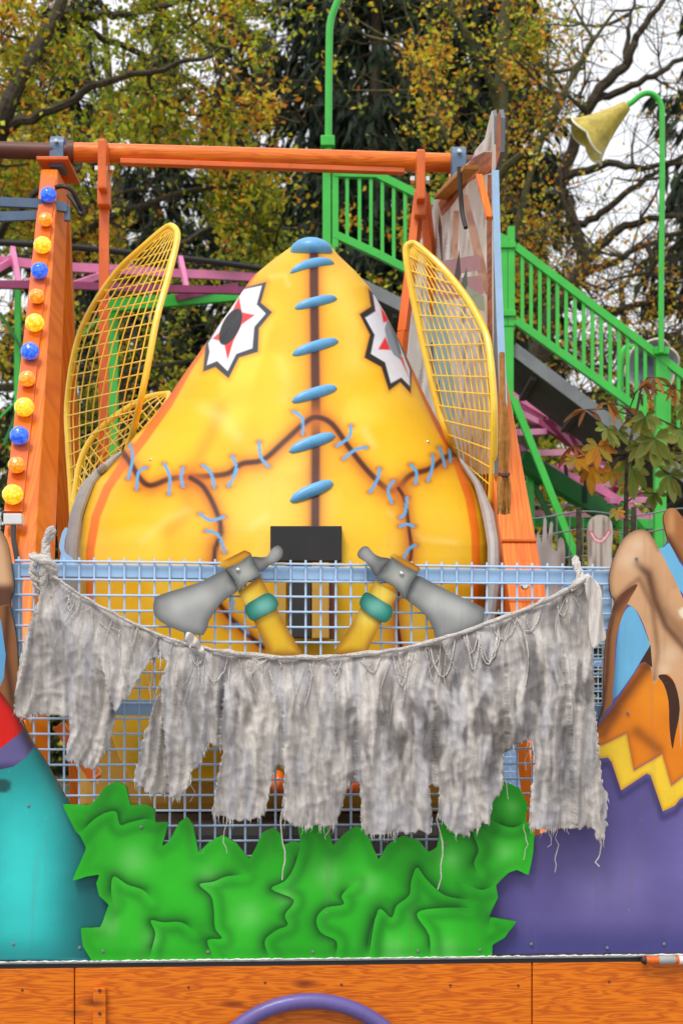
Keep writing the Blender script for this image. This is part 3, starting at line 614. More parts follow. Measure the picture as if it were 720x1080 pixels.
# ------------------------------------------------------------------ staircase and lamps
YS = 12.0
def staircase():
    t = thing('staircase', gp(540, YS), 'green railed steel staircase descending to the right behind the ride', 'staircase')
    G = M['green']
    def b(nm, p, q, wd, dp, mat=G): return MB().bar(p, q, wd, dp).build(nm, mat, t)
    # near handrail: level landing, gentle flight, then the long flight
    top = [(352, 183), (397, 184), (453, 212), (535, 255), (543, 260), (696, 377), (760, 426)]
    low = [(352, 247), (400, 269), (440, 290), (535, 332), (543, 338), (696, 448), (760, 494)]
    for nm, ln, wd in (('handrail', top, .06), ('lower_rail', low, .055)):
        for p, q in zip(ln[:-1], ln[1:]):
            if p[0] == 535: continue
            b(nm, P(*p, YS), P(*q, YS), wd, .06)
    ip = lambda ln, x: np.interp(x, [p[0] for p in ln], [p[1] for p in ln])
    for x in [366, 379, 391, 403, 415, 427, 440, 453, 466, 479, 492, 505, 518]+[550.5+9.25*i for i in range(15)]+[705, 715, 725, 736]:
        b('baluster', P(x, ip(top, x), YS), P(x, ip(low, x), YS), .028, .028)
    # posts
    g0 = lambda x: Vector((P(x, 600, YS).x, YS, 0))
    def post(x, y0, y1, wd): b('post', P(x, y0, YS+.02), P(x, y1, YS+.02), wd, .09)
    post(344.5, 155, 262, .065); post(353.5, 182, 262, .05); post(530.5, 250, 345, .06); post(538.5, 240, 345, .055)
    b('post', P(535, 345, YS+.02), g0(535)+Vector((0, .02, 0)), .075, .09)
    post(696.5, 372, 450, .09); b('post', P(695.5, 450, YS+.02), g0(695.5)+Vector((0, .02, 0)), .085, .09)
    for y in (258, 330): MB().box(P(535, y, YS-.03), (.13, .03, .05), bev=.006).build('bracket', G, t)
    MB().box(P(696.5, 371, YS-.01), (.115, .12, .06), bev=.008).build('bracket', G, t)
    b('post', P(349, 262, YS+.02), g0(349), .07, .09)
    # flights: stringers, treads and the dark underside
    fl = [[(349, 285), (440, 330), (535, 366)], [(540, 367), (634, 438), (760, 530)]]
    for ln in fl:
        for p, q in zip(ln[:-1], ln[1:]):
            for dy in (0, .88):
                b('stringer', P(*p, YS+.05)+Vector((0, dy, 0)), P(*q, YS+.05)+Vector((0, dy, 0)), .03, .10, M['steel'])
            n = 9; mb = MB()
            for i in range(n):
                f = (i+.5)/n; c = P(p[0]+(q[0]-p[0])*f, p[1]+(q[1]-p[1])*f, YS+.05)+Vector((0, .46, .0))
                mb.box(c, (.9*(q[0]-p[0])/F*YS/n*1.25, .84, .04))
            mb.build('tread', M['steel'], t)
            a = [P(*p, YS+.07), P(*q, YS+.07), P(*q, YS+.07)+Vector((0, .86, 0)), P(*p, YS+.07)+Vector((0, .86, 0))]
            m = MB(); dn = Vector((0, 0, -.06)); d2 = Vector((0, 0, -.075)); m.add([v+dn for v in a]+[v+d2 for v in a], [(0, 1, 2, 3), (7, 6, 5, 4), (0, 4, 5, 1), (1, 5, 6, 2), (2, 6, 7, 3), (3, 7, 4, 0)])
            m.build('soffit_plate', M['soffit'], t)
            for f in (.25, .75):
                c = P(p[0]+(q[0]-p[0])*f, p[1]+(q[1]-p[1])*f, YS+.05); MB().bar(c+Vector((0, .05, -.09)), c+Vector((0, .85, -.09)), .05, .04).build('joist', M['soffit'], t)
    b('brace', P(541, 420, YS-.1), P(609, 592, YS-.1), .055, .055)
staircase()
def bell(mbparent, neck, direction, L, R, mat='bell'):
    def scal(i, a, r, h):
        f = i/8; return r*(1+.13*f*abs(math.cos(3*a))-.05*f), h+L*.09*f*f*(abs(math.cos(3*a))-.5)
    prof = [(0, R*.2), (L*.06, R*.24), (L*.2, R*.32), (L*.4, R*.45), (L*.6, R*.6), (L*.8, R*.78), (L*.93, R*.95), (L, R*1.08), (L*.99, R*1.02)]
    m = MB(); m.lathe(neck, direction, prof+[(L*.9, R*.88), (L*.6, R*.55), (L*.1, R*.15)], 36, lambda i, a, r, h: scal(min(i, 8), a, r, h) if i < 9 else (r*(1+.13*h/L*abs(math.cos(3*a))-.05*h/L), h+L*.09*(h/L)**2*(abs(math.cos(3*a))-.5)))
    o = m.build('lamp_shade', M[mat], mbparent, True, sharp=50)
    rim = MB(); ax = Vector(direction).normalized(); x = ax.cross(Vector((0, 1, 0))).normalized(); y = ax.cross(x); pts = []
    for k in range(49):
        a = 2*math.pi*k/48; rr, hh = scal(7, a, R*1.08, L); pts.append(Vector(neck)+ax*hh+(x*math.cos(a)+y*math.sin(a))*rr)
    rim.tube(pts, R*.045, 6, False); rim.build('shade_rim', M['bellrim'], o, True)
def lamps():
    g = 'green bell lamp posts along the stairs'
    t = thing('lamp_post', gp(697, YS-.1), 'slim green lamp post with hooked top and yellowed bell flower shade seen side on', 'lamp post', g)
    h = [(697, 372), (697, 300), (698, 200), (698, 125), (697.5, 113), (694, 104), (688, 99), (681, 98), (674, 101), (668, 106), (661, 111)]
    MB().tube(spline(pl(h, YS-.1), 4), .022, 10).build('pole', M['green'], t, True)
    bell(t, P(661, 111, YS-.1), Vector((-40, 9, -31)), .41, .2)
    t = thing('lamp_post', gp(346, YS-.1), 'tall green lamp post rising behind the orange crossbar and bending out of frame', 'lamp post', g)
    h = [(346, 160), (346.5, 100), (347, 50), (348, 25), (353, 8), (360, -8), (372, -34), (388, -56), (404, -66), (424, -64)]
    MB().tube(spline(pl(h, YS-.1), 4), 0.028, 10).build('pole', M['green'], t, True)
    MB().box(P(345.5, 150, YS-.1), (.11, .11, .08), bev=.01).build('clamp', M['green'], t)
    bell(t, P(427, -62, YS-.1), Vector((36, 10, -4)), .41, .2)
    t = thing('lamp_post', gp(656, YS+3), 'short hooked lamp post whose pale bell shade faces forward behind the stair railing', 'lamp post', g)
    h = [(656, 470), (655, 430), (654, 385), (656, 372), (661, 366), (668, 367), (673, 374)]
    s = spline(pl(h, YS+2.2), 4); s = [Vector((P(656, 760, YS+2.2).x, YS+2.2, 0))]+[Vector(q) for q in s]
    MB().tube(s, .028, 10).build('pole', M['green'], t, True)
    bell(t, P(675, 378, YS+2.2), Vector((4, -30, -14)), .35, .22, 'palebell')
lamps()

# ------------------------------------------------------------------ ride frame
YA = 8.0
def ride_frame():
    t = thing('swing_ride', (-.35, 7.2, .8), 'varnished orange swing ride frame with crossbar and coloured bulbs on the left leg', 'ride frame')
    a, b = P(74, 160, 7.98), P(474, 171.5, 8.12); d = (b-a).normalized()
    mid = [a+(b-a)*f for f in (0, .25, .5, .75, 1)]
    MB().tube(mid, .05, 24).build('crossbar', M['pipewood'], t, True)
    MB().tube([a-d*.9, a-d*.005], .043, 20).build('axle', M['rust'], t, True)
    MB().tube([a-d*.012, a+d*.02], .058, 20).build('collar', M['rust'], t, True)
    MB().tube([b, b+d*.15], .043, 20).build('axle', M['rust'], t, True)
    c1, c2 = P(127, 170.5, 7.97), P(426, 180.5, 8.1); MB().bar(c1, c2, .05, .026).build('stiffener', M['orangesteel'], t)
    for px, py in ((62, 158), (483, 169)):
        p = P(px, py, 8.0); mb = MB(); pts = []
        for k in range(13):
            an = math.pi*k/12; pts.append((math.cos(an)*.068, math.sin(an)*.068))
        prof = [(.068, -.11)]+pts+[(-.068, -.11)]
        n = len(prof); v = [(p.x-.036, p.y+q[0], p.z+q[1]) for q in prof]+[(p.x+.036, p.y+q[0], p.z+q[1]) for q in prof]
        mb.add(v, [tuple(range(n)), tuple(range(2*n-1, n-1, -1))]+[(i, (i+1) % n, (i+1) % n+n, i+n) for i in range(n)])
        o = mb.build('bearing_block', M['bluegrey'], t)
        MB().lathe(p+Vector((-.0, -.072, .02)), (0, -1, 0), [(0, .012), (.012, .012), (.014, .008)], 6).build('bolt', M['chrome'], o)
    # legs: four-sided tapering columns, front face leaning back to the crossbar
    def leg(ft, fb, yt, yb, Yt, Yb, dt, db, mat=M['orange']):
        q = []
        # extend to the deck along the front edges
        k = 1.0
        for (x, y, Y, dep) in ((ft[0], yt, Yt, dt), (ft[1], yt, Yt, dt), (fb[0], yb, Yb, db), (fb[1], yb, Yb, db)):
            f = P(x, y, Y); q += [f, f+Vector((0, dep, 0))]
        for s_ in (0, 1, 2, 3):                                    # continue straight down to deck height
            tp, bt = q[s_], q[s_+4]; e = (bt.z-.79)/(tp.z-bt.z); q[s_+4] = bt+(bt-tp)*e
        v = [q[0], q[2], q[3], q[1], q[4], q[6], q[7], q[5]]
        mb = MB(); N = 10
        rows = [[v[i]+(v[i+4]-v[i])*(j/N) for i in range(4)] for j in range(N+1)]
        vv = [p for r in rows for p in r]; fs = [(0, 1, 2, 3), tuple(N*4+i for i in (3, 2, 1, 0))]
        for j in range(N):
            for i in range(4): fs.append((j*4+i, j*4+(i+1) % 4, (j+1)*4+(i+1) % 4, (j+1)*4+i))
        mb.add(vv, fs); o = mb.build('leg', mat, t)
        md = o.modifiers.new('bev', 'BEVEL'); md.width = .008; md.segments = 2; md.limit_method = 'ANGLE'
        return v, o
    vL, legL = leg((43, 61), (1, 37), 178, 590, 7.9, 6.1, .30, .42)
    vR, legR = leg((478, 496), (531, 569), 190, 590, 8.0, 6.6, .30, .42)
    # weld seams / plates
    for (x0, x1, y, Y) in ((528, 566, 570, 6.65), (537, 576, 634, 6.36)): MB().bar(P(x0, y, Y), P(x1, y, Y), .012, .012).build('weld_seam', M['orangesteel'], legR)
    MB().lathe(P(553, 618, 6.44), (0, -1, 0), [(0, .02), (.012, .02), (.02, .012)], 8).build('bolt', M['chrome'], legR)
    MB().box(P(58, 172, 7.96)+Vector((0, .1, 0)), (.165, .36, .018), bev=.004).build('cap_plate', M['orangesteel'], t)
    # rear legs
    for px in (58, 487):
        top = P(px, 185, 8.2)
        MB().bar(top, Vector((top.x*1.12, 10.2, .8)), .14, .14).build('rear_leg', M['orange'], t)
    # diagonal foot brace seen low through the mesh
    MB().bar(P(62, 765, 6.2), P(102, 822, 6.2), .05, .05).build('foot_brace', M['orangesteel'], t)
    # bulbs
    ys = [209, 235, 262, 289, 316, 344, 374, 403, 433, 463, 494, 525]; xs = [52, 49, 46, 43, 40, 38, 33, 30, 27, 22, 19, 15]
    kinds = 'boyboyboyboy'; strip = MB()
    fz = lambda y: (1/7.9+(y-178)/412*(1/6.1-1/7.9))**-1
    sv = [P(51.5, 188, fz(188)-.012), P(14, 540, fz(540)-.012)]
    strip.bar(sv[0], sv[1], .075, .012).build('bulb_strip', M['orangesteel'], legL)
    ax = (Vector((0, -1, .35))).normalized()
    for x, y, k in zip(xs, ys, kinds):
        R = {'b': .042, 'o': .037, 'y': .044}[k]; Y = fz(y); p = P(x, y, Y-.04)
        rot = ax.to_track_quat('Z', 'Y'); c = p+ax*.03
        so = MB().lathe(p-ax*.03, ax, [(0, .024), (.05, .026), (.055, .02)], 12)
        bo = MB().ell(c, R, R, R*.82, rot, 20, 12).build('light_bulb', M[{'b': 'bb', 'o': 'ob', 'y': 'yb'}[k]], t, True, sharp=80)
        so.build('bulb_socket', M['orangesteel'], bo, True)
    jb = MB().box(P(14.5, 548, 6.18), (.075, .05, .045), bev=.006).build('junction_box', M['whitebox'], legL)
    MB().tube(spline(pl([(14, 555, 6.16), (14.5, 570, 6.1), (18, 590, 6.05), (24, 640, 6.0), (27, 700, 5.98)], 0), 5), .011, 8).build('cable', M['cable'], jb, True)
    MB().tube(spline(pl([(57, 198, 7.8), (66, 196, 7.75), (75, 200, 7.75), (82, 212, 7.78), (87, 222, 7.8), (85, 225, 7.8), (79, 214, 7.82), (72, 205, 7.84)], 0), 5), .012, 7).build('cable', M['cable'], t, True)
    # blue rails fixed at the left leg head
    for pts in ([(-60, 210, 7.5), (0, 213, 7.6), (40, 215, 7.68), (70, 219, 7.74)], [(-60, 228, 7.5), (0, 228.5, 7.6), (42, 227, 7.68)]):
        s = spline(pl(pts, 0), 3); mb = MB()
        for p, q in zip(s[:-1], s[1:]): mb.bar(p, q, .03, .045, bev=0)
        mb.build('side_rail', M['bluegrey'], t)
    MB().bar(P(71, 217, 7.75), P(71, 233, 7.75), .03, .03).build('rail_end', M['bluegrey'], t)
ride_frame()

# ------------------------------------------------------------------ yellow stitched gondola
SL = [(250, 327), (253, 318), (257, 311), (264, 301), (275, 286), (290, 268), (299, 261), (330, 240), (363, 216), (400, 190), (420, 177), (440, 160), (465, 138), (476, 128), (490, 113), (510, 97), (530, 89), (545, 84), (575, 80), (600, 80), (650, 84), (700, 95), (760, 112), (800, 126), (826, 140)]
SR = [(250, 327), (253, 338), (257, 345), (262, 351), (270, 358), (285, 374), (302, 389), (330, 406), (353, 418), (389, 435), (420, 449), (443, 461), (470, 476), (485, 485), (510, 501), (545, 513), (575, 518), (620, 518), (700, 508), (760, 495), (800, 482), (826, 470)]
SC = [(250, 327), (300, 331), (440, 333), (560, 333), (826, 322)]
SY = [(250, 7.75), (262, 7.55), (300, 7.28), (350, 7.05), (400, 6.85), (450, 6.67), (500, 6.52), (560, 6.40), (600, 6.36), (700, 6.42), (780, 6.6), (826, 6.8)]
SD = [(250, .04), (262, .18), (300, .42), (350, .62), (400, .76), (450, .84), (500, .80), (560, .62), (600, .55), (700, .5), (826, .3)]
def smi(tab, y, k=5):
    ys_ = np.array([a for a, _ in tab], float); xs_ = np.array([b for _, b in tab], float)
    return sum(np.interp(np.asarray(y)+o, ys_, xs_) for o in np.linspace(-k, k, 5))/5
def shell_Y(px, py):
    c = smi(SC, py); wl = c-np.interp(py, *zip(*SL)); wr = np.interp(py, *zip(*SR))-c
    s = np.clip((px-c)/np.where(px < c, np.maximum(wl, .5), np.maximum(wr, .5)), -1, 1)
    return smi(SY, py, 12)+smi(SD, py, 12)*(1-np.sqrt(np.maximum(0, 1-np.abs(s)**2.1)))
def SP(px, py, off=0.0): return P(px, py, float(shell_Y(np.array(float(px)), np.array(float(py))))+off)
BROWN = C(64, 20, 5); STB = C(92, 160, 205)
EYE_O = [(281, 297), (275, 319), (287, 329), (273, 346), (272, 371), (252, 377), (241, 399), (227, 387), (214, 392), (217, 362), (236, 330), (258, 303)]
EYE_I = [(276, 301), (270.5, 321), (280, 330.5), (268, 344.5), (266, 367), (249, 373), (240, 391), (229, 380.5), (218, 385), (221, 371), (219.5, 362), (237, 333), (256, 305)]
STAR_L = [(252, 313), (255, 329), (269, 332), (255, 342), (246, 360), (240, 380), (236, 361), (224, 357), (234, 348), (244, 330)]
EYR_O = [(388, 304), (391, 323), (379, 331), (390, 353), (384, 377), (402, 387), (410, 412), (422, 403), (433, 415), (434, 391), (424, 366), (401, 316)]
EYR_I = [(393, 310), (396, 328), (385, 335), (395, 353), (391, 373), (406, 382), (412, 404), (423, 398), (432, 407), (432, 390), (422, 365), (402, 316)]
STR = [[(401, 323), (404, 340), (411, 338)], [(406, 355), (398.5, 368.5), (412, 369)], [(421, 376), (424, 376), (431, 398)]]
LENS = [(408, 338), (405.5, 347), (409, 363), (415, 374), (422, 379), (423, 372), (417, 352), (411, 339)]
STIT = [[(137, 469), (140, 483), (135, 505)], [(154, 493), (146, 498), (144, 516)], [(173, 489), (179, 503), (178, 521)], [(193, 493), (191, 503), (193, 513)], [(214, 491), (222, 498), (226, 514)], [(245, 481), (249, 495), (241, 513)], [(273, 466), (275, 482), (283, 492)], [(211, 542), (222, 549), (236, 545)], [(217, 560), (230, 564), (237, 583)], [(310, 434), (319, 442), (319, 458)], [(370, 449), (368, 461), (355, 470)], [(386, 472), (375, 474), (362, 484)], [(400, 494), (398, 505), (390, 519)], [(415, 507), (409, 517), (413, 530)], [(433, 490), (439, 498), (438, 510)], [(456, 480), (456, 492), (451, 507)], [(463, 472), (467, 483), (469, 492)], [(474, 474), (475, 487)], [(429, 525), (427, 541), (422, 546)], [(422, 555), (429, 553), (436, 555)], [(438, 575), (431, 579), (426, 588)], [(236, 625), (246, 634), (243, 645)], [(240, 662), (252, 660), (262, 668)]]
SEAMS = [([(129, 476), (138, 489), (148, 505), (159, 512), (179, 505), (201, 503), (222, 502), (241, 499), (255, 489), (277, 485), (298, 467), (320, 447), (333, 440), (350, 447), (368, 472), (389, 498), (409, 516), (420, 514), (433, 501), (454, 494), (472, 481), (485, 479)], 3.2), ([(201, 504), (215, 514), (228, 539), (233, 561), (226, 586), (231, 637), (277, 683)], 3.0), ([(420, 515), (427, 528), (431, 557), (433, 588), (418, 637), (424, 690)], 2.2)]
def shell_col(X, Y):
    n = len(X); col = np.tile(np.array(C(243, 190, 32)), (n, 1))
    col = mixc(col, C(230, 168, 16), .65*sstep(.45, .8, vnoise(X, Y, 70, 1)*.6+vnoise(X, Y, 28, 2)*.4))
    col = mixc(col, C(250, 212, 80), .5*sstep(.55, .85, vnoise(X+Y*.35, Y, 46, 5)))
    # airbrushed creases, and pale scuff-like streaks that paint highlights into the yellow
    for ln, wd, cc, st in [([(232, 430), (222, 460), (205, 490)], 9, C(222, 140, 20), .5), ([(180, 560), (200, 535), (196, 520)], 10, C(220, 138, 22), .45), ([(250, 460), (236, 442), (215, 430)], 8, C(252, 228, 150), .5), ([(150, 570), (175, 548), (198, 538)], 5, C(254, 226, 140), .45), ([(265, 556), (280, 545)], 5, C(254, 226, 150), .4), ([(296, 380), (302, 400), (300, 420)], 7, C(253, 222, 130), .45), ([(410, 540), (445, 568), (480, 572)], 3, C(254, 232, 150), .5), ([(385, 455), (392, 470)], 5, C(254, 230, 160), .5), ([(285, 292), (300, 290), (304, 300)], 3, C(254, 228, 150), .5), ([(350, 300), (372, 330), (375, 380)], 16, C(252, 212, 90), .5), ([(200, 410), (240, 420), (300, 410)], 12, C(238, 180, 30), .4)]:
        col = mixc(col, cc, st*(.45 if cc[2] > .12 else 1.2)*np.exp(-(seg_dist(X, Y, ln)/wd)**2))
    # orange trim down both sides
    for ln in ([(268, 285), (240, 326), (198, 388), (178, 425), (152, 462), (130, 490), (113, 515), (101, 545), (95, 580), (95, 640), (106, 720)], [(420, 350), (436, 388), (452, 424), (470, 462), (483, 490), (495, 525), (501, 560), (503, 620), (495, 700)]):
        d = seg_dist(X, Y, ln); col = mixc(col, C(238, 112, 8), .92*(1-sstep(3.6, 5.6, d)))
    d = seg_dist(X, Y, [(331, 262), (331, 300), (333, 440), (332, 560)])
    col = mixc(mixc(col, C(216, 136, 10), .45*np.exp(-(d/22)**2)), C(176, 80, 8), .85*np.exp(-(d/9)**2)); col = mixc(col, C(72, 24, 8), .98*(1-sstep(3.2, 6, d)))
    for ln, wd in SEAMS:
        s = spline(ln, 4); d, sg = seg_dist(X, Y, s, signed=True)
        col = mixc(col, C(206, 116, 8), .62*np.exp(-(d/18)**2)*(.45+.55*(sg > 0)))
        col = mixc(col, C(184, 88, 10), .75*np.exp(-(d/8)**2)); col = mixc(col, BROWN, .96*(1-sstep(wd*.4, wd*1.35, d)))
    for st in STIT:
        for e in (st[0], st[-1]): col = mixc(col, C(160, 64, 8), .85*np.exp(-(np.hypot((X-e[0])/1.4, Y-e[1])/3.0)**2))
        d = seg_dist(X, Y, spline(st, 4)); col = mixc(col, STB, 1-sstep(1.1, 2.1, d))
    aa = lambda poly, w_=.8: 1-sstep(-w_, w_, np.where(inside(X, Y, poly), -1, 1)*seg_dist(X, Y, poly, True))
    col = mixc(col, C(214, 120, 30), .5*np.exp(-(seg_dist(X, Y, EYE_O, True)/3.5)**2)); col = mixc(col, C(60, 66, 72), aa(EYE_O)); col = mixc(col, C(232, 234, 244), aa(EYE_I)); col = mixc(col, C(232, 62, 62), aa(STAR_L))
    rx, ry = X-243.2, Y-344.5; an = math.radians(64); u = rx*math.cos(an)-ry*math.sin(an)*1; v = rx*math.sin(an)+ry*math.cos(an)
    e = np.sqrt((u/21)**2+(v/9.2)**2); col = mixc(col, C(30, 42, 48), 1-sstep(.94, 1.06, e)); col = mixc(col, C(10, 12, 14), (1-sstep(.9, 1.0, e))*(1-sstep(-1.5, 1.0, v)))
    col = mixc(col, C(214, 120, 30), .5*np.exp(-(seg_dist(X, Y, EYR_O, True)/3.5)**2)); col = mixc(col, C(34, 36, 38), aa(EYR_O)); col = mixc(col, C(226, 230, 242), aa(EYR_I))
    for p in STR: col = mixc(col, C(235, 52, 58), aa(p))
    col = mixc(col, C(142, 156, 172), aa(LENS)); col = mixc(col, C(70, 82, 96), aa(LENS)*sstep(.0, 6, X-407-(Y-338)*.33))
    return col
def gondola():
    t = thing('gondola', (-.2, 7.0, 2.0), 'yellow stitched face gondola with star eyes and wire side guards', 'gondola')
    # shell
    yy = np.r_[np.linspace(251, 300, 70), np.linspace(301, 600, 300), np.linspace(602, 826, 100)]; na = 320
    aa_ = np.linspace(-1, 1, na); V = []; cols = []
    for y in yy:
        c = float(smi(SC, y)); l = float(np.interp(y, *zip(*SL))); r = float(np.interp(y, *zip(*SR)))
        s = np.sin(aa_*math.pi/2); x = c+np.where(s < 0, s*(c-l), s*(r-c)); Yd = shell_Y(x, np.full(na, y))
        V.append(np.c_[(x-360)/F*Yd, Yd, CZ+(HY-y)/F*Yd]); cols.append(shell_col(x, np.full(na, float(y))))
    V = np.array(V); n, m = V.shape[:2]; idx = np.arange(n*m).reshape(n, m)
    fs = np.stack([idx[:-1, :-1], idx[1:, :-1], idx[1:, 1:], idx[:-1, 1:]], -1).reshape(-1, 4)
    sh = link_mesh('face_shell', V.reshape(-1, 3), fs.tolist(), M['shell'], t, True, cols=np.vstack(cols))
    md = sh.modifiers.new('thick', 'SOLIDIFY'); md.thickness = .02; md.offset = -1
    # closed back of the head so it is not a hollow bowl from the side
    bk = MB(); rows = []
    ysb = np.linspace(256, 820, 24)
    for y in ysb:
        l = float(np.interp(y, *zip(*SL)))+3; r = float(np.interp(y, *zip(*SR)))-3; Ye = float(smi(SY, y, 12)+smi(SD, y, 12))-.01
        rows.append([P(l+(r-l)*k/12, y, Ye+.25*math.sin(math.pi*k/12)*min(1, (y-250)/80)) for k in range(13)])
    vv = [p for r_ in rows for p in r_]; ff = [(j*13+k, j*13+k+1, (j+1)*13+k+1, (j+1)*13+k) for j in range(23) for k in range(12)]
    bk.add(vv, ff).build('back_shell', M['cage'], t, True)
    # grey rim tubes on the flared sides
    for pts in ([(128, 477), (113, 491), (97, 510), (85, 533), (79, 556), (76, 590), (77, 640), (84, 690)], [(486, 485), (503, 510), (514, 535), (520, 556), (522, 590), (520, 640), (512, 690)]):
        s = spline(pts, 5); ss = [SP(np.clip(x, np.interp(y, *zip(*SL)), np.interp(y, *zip(*SR))), y, (-.14 if x < 300 else -.24))+Vector(((-4 if x < 300 else 2.5)/F*7*min(1, max(0, (y-478)/40)), 0, 0)) for x, y in s]
        MB().tube(ss, [.008+.022*min(1, i/12) for i in range(len(ss))], 10).build('edge_rim', M['grey'], t, True)
    # big blue stitches
    for (x, y, wd, ht, sl) in [(329, 279, 47, 13, 5), (333, 319, 45, 12.5, 5), (332.5, 366, 49, 13.5, 7), (331.5, 415.5, 48, 14, 7), (329, 467, 49, 14.5, 8), (328.5, 518, 46, 15, 9)]:
        mb = MB(); L = wd; rows = []; N = 16; K = 12
        for i in range(N+1):
            f = -1+2*i/N; px = x+f*L/2; py = y-f*sl+(abs(f)**2)*1.5*(2.5 if y < 290 else 0.6); r = ht/2*(max(0.0, 1-abs(f)**2.6))**.5+.4
            c = SP(px, py, -.005); sc = c.y/F
            rows.append([c+Vector((0, -math.sin(2*math.pi*k/K)*r*sc*.8, math.cos(2*math.pi*k/K)*r*sc)) for k in range(K)])
        mb.add([p for r_ in rows for p in r_], [(i*K+k, i*K+(k+1) % K, (i+1)*K+(k+1) % K, (i+1)*K+k) for i in range(N) for k in range(K)]+[tuple(range(K)), tuple(N*K+k for k in range(K))])
        mb.build('stitch', M['stitch'], t, True, sharp=80)
    c = P(328, 259, 7.6); MB().ell(c+Vector((0, .03, -.022)), .108, .12, .066).build('stitch', M['stitch'], t, True, sharp=80)
    # rivets
    for x, y in ((159, 485), (451, 466)): MB().ell(SP(x, y, -.004), .008, .008, .008, None, 8, 6).build('rivet', M['chrome'], t, True)
    # black mouth recess box and yellow lower bars
    y0 = float(shell_Y(np.array(323.), np.array(556.)))-.03
    mo = MB().box(P(323, 575, y0+.02), (75/F*y0, .12, 37/F*y0), bev=.004).build('mouth_plate', M['black'], t)
    yb = 6.30
    MB().box(P(316, 634, yb), (24/F*yb, .06, 78/F*yb), bev=.004).build('mouth_slot', M['dark'], mo)
    MB().box(P(297, 634, yb), (10/F*yb, .07, 80/F*yb), bev=.006).build('bar', M['ochre'], mo)
    MB().box(P(338, 634, yb), (18/F*yb, .07, 80/F*yb), bev=.006).build('bar', M['ochre'], mo)
    MB().box(P(350, 634, yb+.03), (5/F*yb, .06, 80/F*yb)).build('bar', M['rust'], mo)
    # undercarriage, foot rests
    MB().box((-.22, 7.45, .97), (2.0, 1.7, .34), bev=.04).build('undercarriage', M['dark'], t)
    for x in (293, 371): MB().ell(P(x, 826, 6.5), .035, .08, .055, None, 14, 10).build('foot_stop', M['orangesteel'], t, True)
    MB().box((-.32, 7.75, 1.72), (1.98, .5, 1.16), bev=.05).build('seat_body', M['ochre'], t)
    # seats behind the face
    for sx in (-.75, .18):
        MB().box((sx, 8.35, 2.05), (.7, .5, .09), bev=.03).build('seat', M['cage'], t)
        MB().box((sx, 8.62, 2.38), (.7, .08, .6), bev=.03).build('backrest', M['cage'], t)
    # wire guards
    def guard(inner, outer, n_a, n_c, nm, rt=.0165, rw=.0036):
        si = [Vector(q) for q in spline(pl(inner, 0), 8)]; so = [Vector(q) for q in spline(pl(outer, 0), 8)]
        def at(s, f):
            L = [0]
            for a, b in zip(s[:-1], s[1:]): L.append(L[-1]+(b-a).length)
            x = f*L[-1]; k = min(max(np.searchsorted(L, x)-1, 0), len(s)-2); g = (x-L[k])/max(L[k+1]-L[k], 1e-6); return s[k].lerp(s[k+1], g)
        loop = si[::-1]+so[1:]
        fr = MB().tube(loop, rt, 10).build('guard_frame', M['cage'], t, True)
        w_ = MB(); bow = Vector((.0, 0, 0))
        for i in range(1, n_a):
            f = i/n_a; pts = []
            for k in range(25):
                g = k/24; a, b = at(si, g), at(so, g); pts.append(a.lerp(b, f))
            w_.tube(pts, rw, 5, False)
        for k in range(1, n_c):
            g = k/n_c; a, b = at(si, max(0, g-.05)), at(so, min(1, g+.05)); w_.tube([a, a.lerp(b, .5), b], rw, 5, False)
        w_.build('guard_wires', M['cage'], fr, True)
        MB().bar(si[-1], so[-1], rt*1.6, rt*1.6).build('guard_foot', M['cage'], fr)
    guard([(183, 239, 7.55), (187, 250, 7.5), (178, 290, 7.4), (166, 333, 7.3), (156, 385, 7.25), (147, 427, 7.3), (138, 462, 7.55), (122, 510, 7.7), (104, 580, 7.7)],
          [(183, 239, 7.55), (175, 240, 7.6), (150, 261, 7.7), (122, 288, 7.85), (94, 330, 8.0), (79, 370, 8.1), (71, 425, 8.2), (72, 470, 8.2), (75, 520, 8.2), (79, 600, 8.2)], 10, 30, 'L')
    guard([(178, 415, 7.9), (153, 420, 7.9), (120, 440, 7.9), (97, 462, 7.9), (84, 490, 7.9), (78, 530, 7.9)], [(178, 415, 7.9), (176, 430, 7.8), (160, 460, 7.8), (140, 485, 7.8), (118, 510, 7.8), (95, 545, 7.8)], 5, 15, 'B')
    guard([(432, 257, 7.2), (428, 263, 7.2), (431, 290, 7.2), (440, 335, 7.2), (450, 380, 7.2), (462, 430, 7.2), (473, 462, 7.22), (484, 500, 7.45), (495, 560, 7.5), (497, 610, 7.5)],
          [(432, 257, 7.2), (440, 259, 7.2), (465, 281, 7.15), (487, 307, 7.05), (503, 332, 6.95), (514, 358, 6.86), (519, 400, 6.8), (521, 440, 6.78), (520, 490, 6.85), (516, 550, 7.0), (510, 615, 7.3)], 11, 24, 'R')
    # hanger arms with clamps on the crossbar
    def arm(pts, wd, mat='orangesteel'):
        s = pl(pts, 0); mb = MB()
        for p, q in zip(s[:-1], s[1:]): mb.bar(p, q, wd, wd*.8)
        return mb.build('hanger_arm', M[mat], t)
    for a in (arm([(110, 190, 8.0), (109, 520, 7.9)], .052), arm([(443, 200, 8.05), (425, 350, 7.9), (405, 560, 7.8)], .05), arm([(447, 205, 8.1), (460, 330, 8.2), (478, 500, 8.3)], .052)): pass
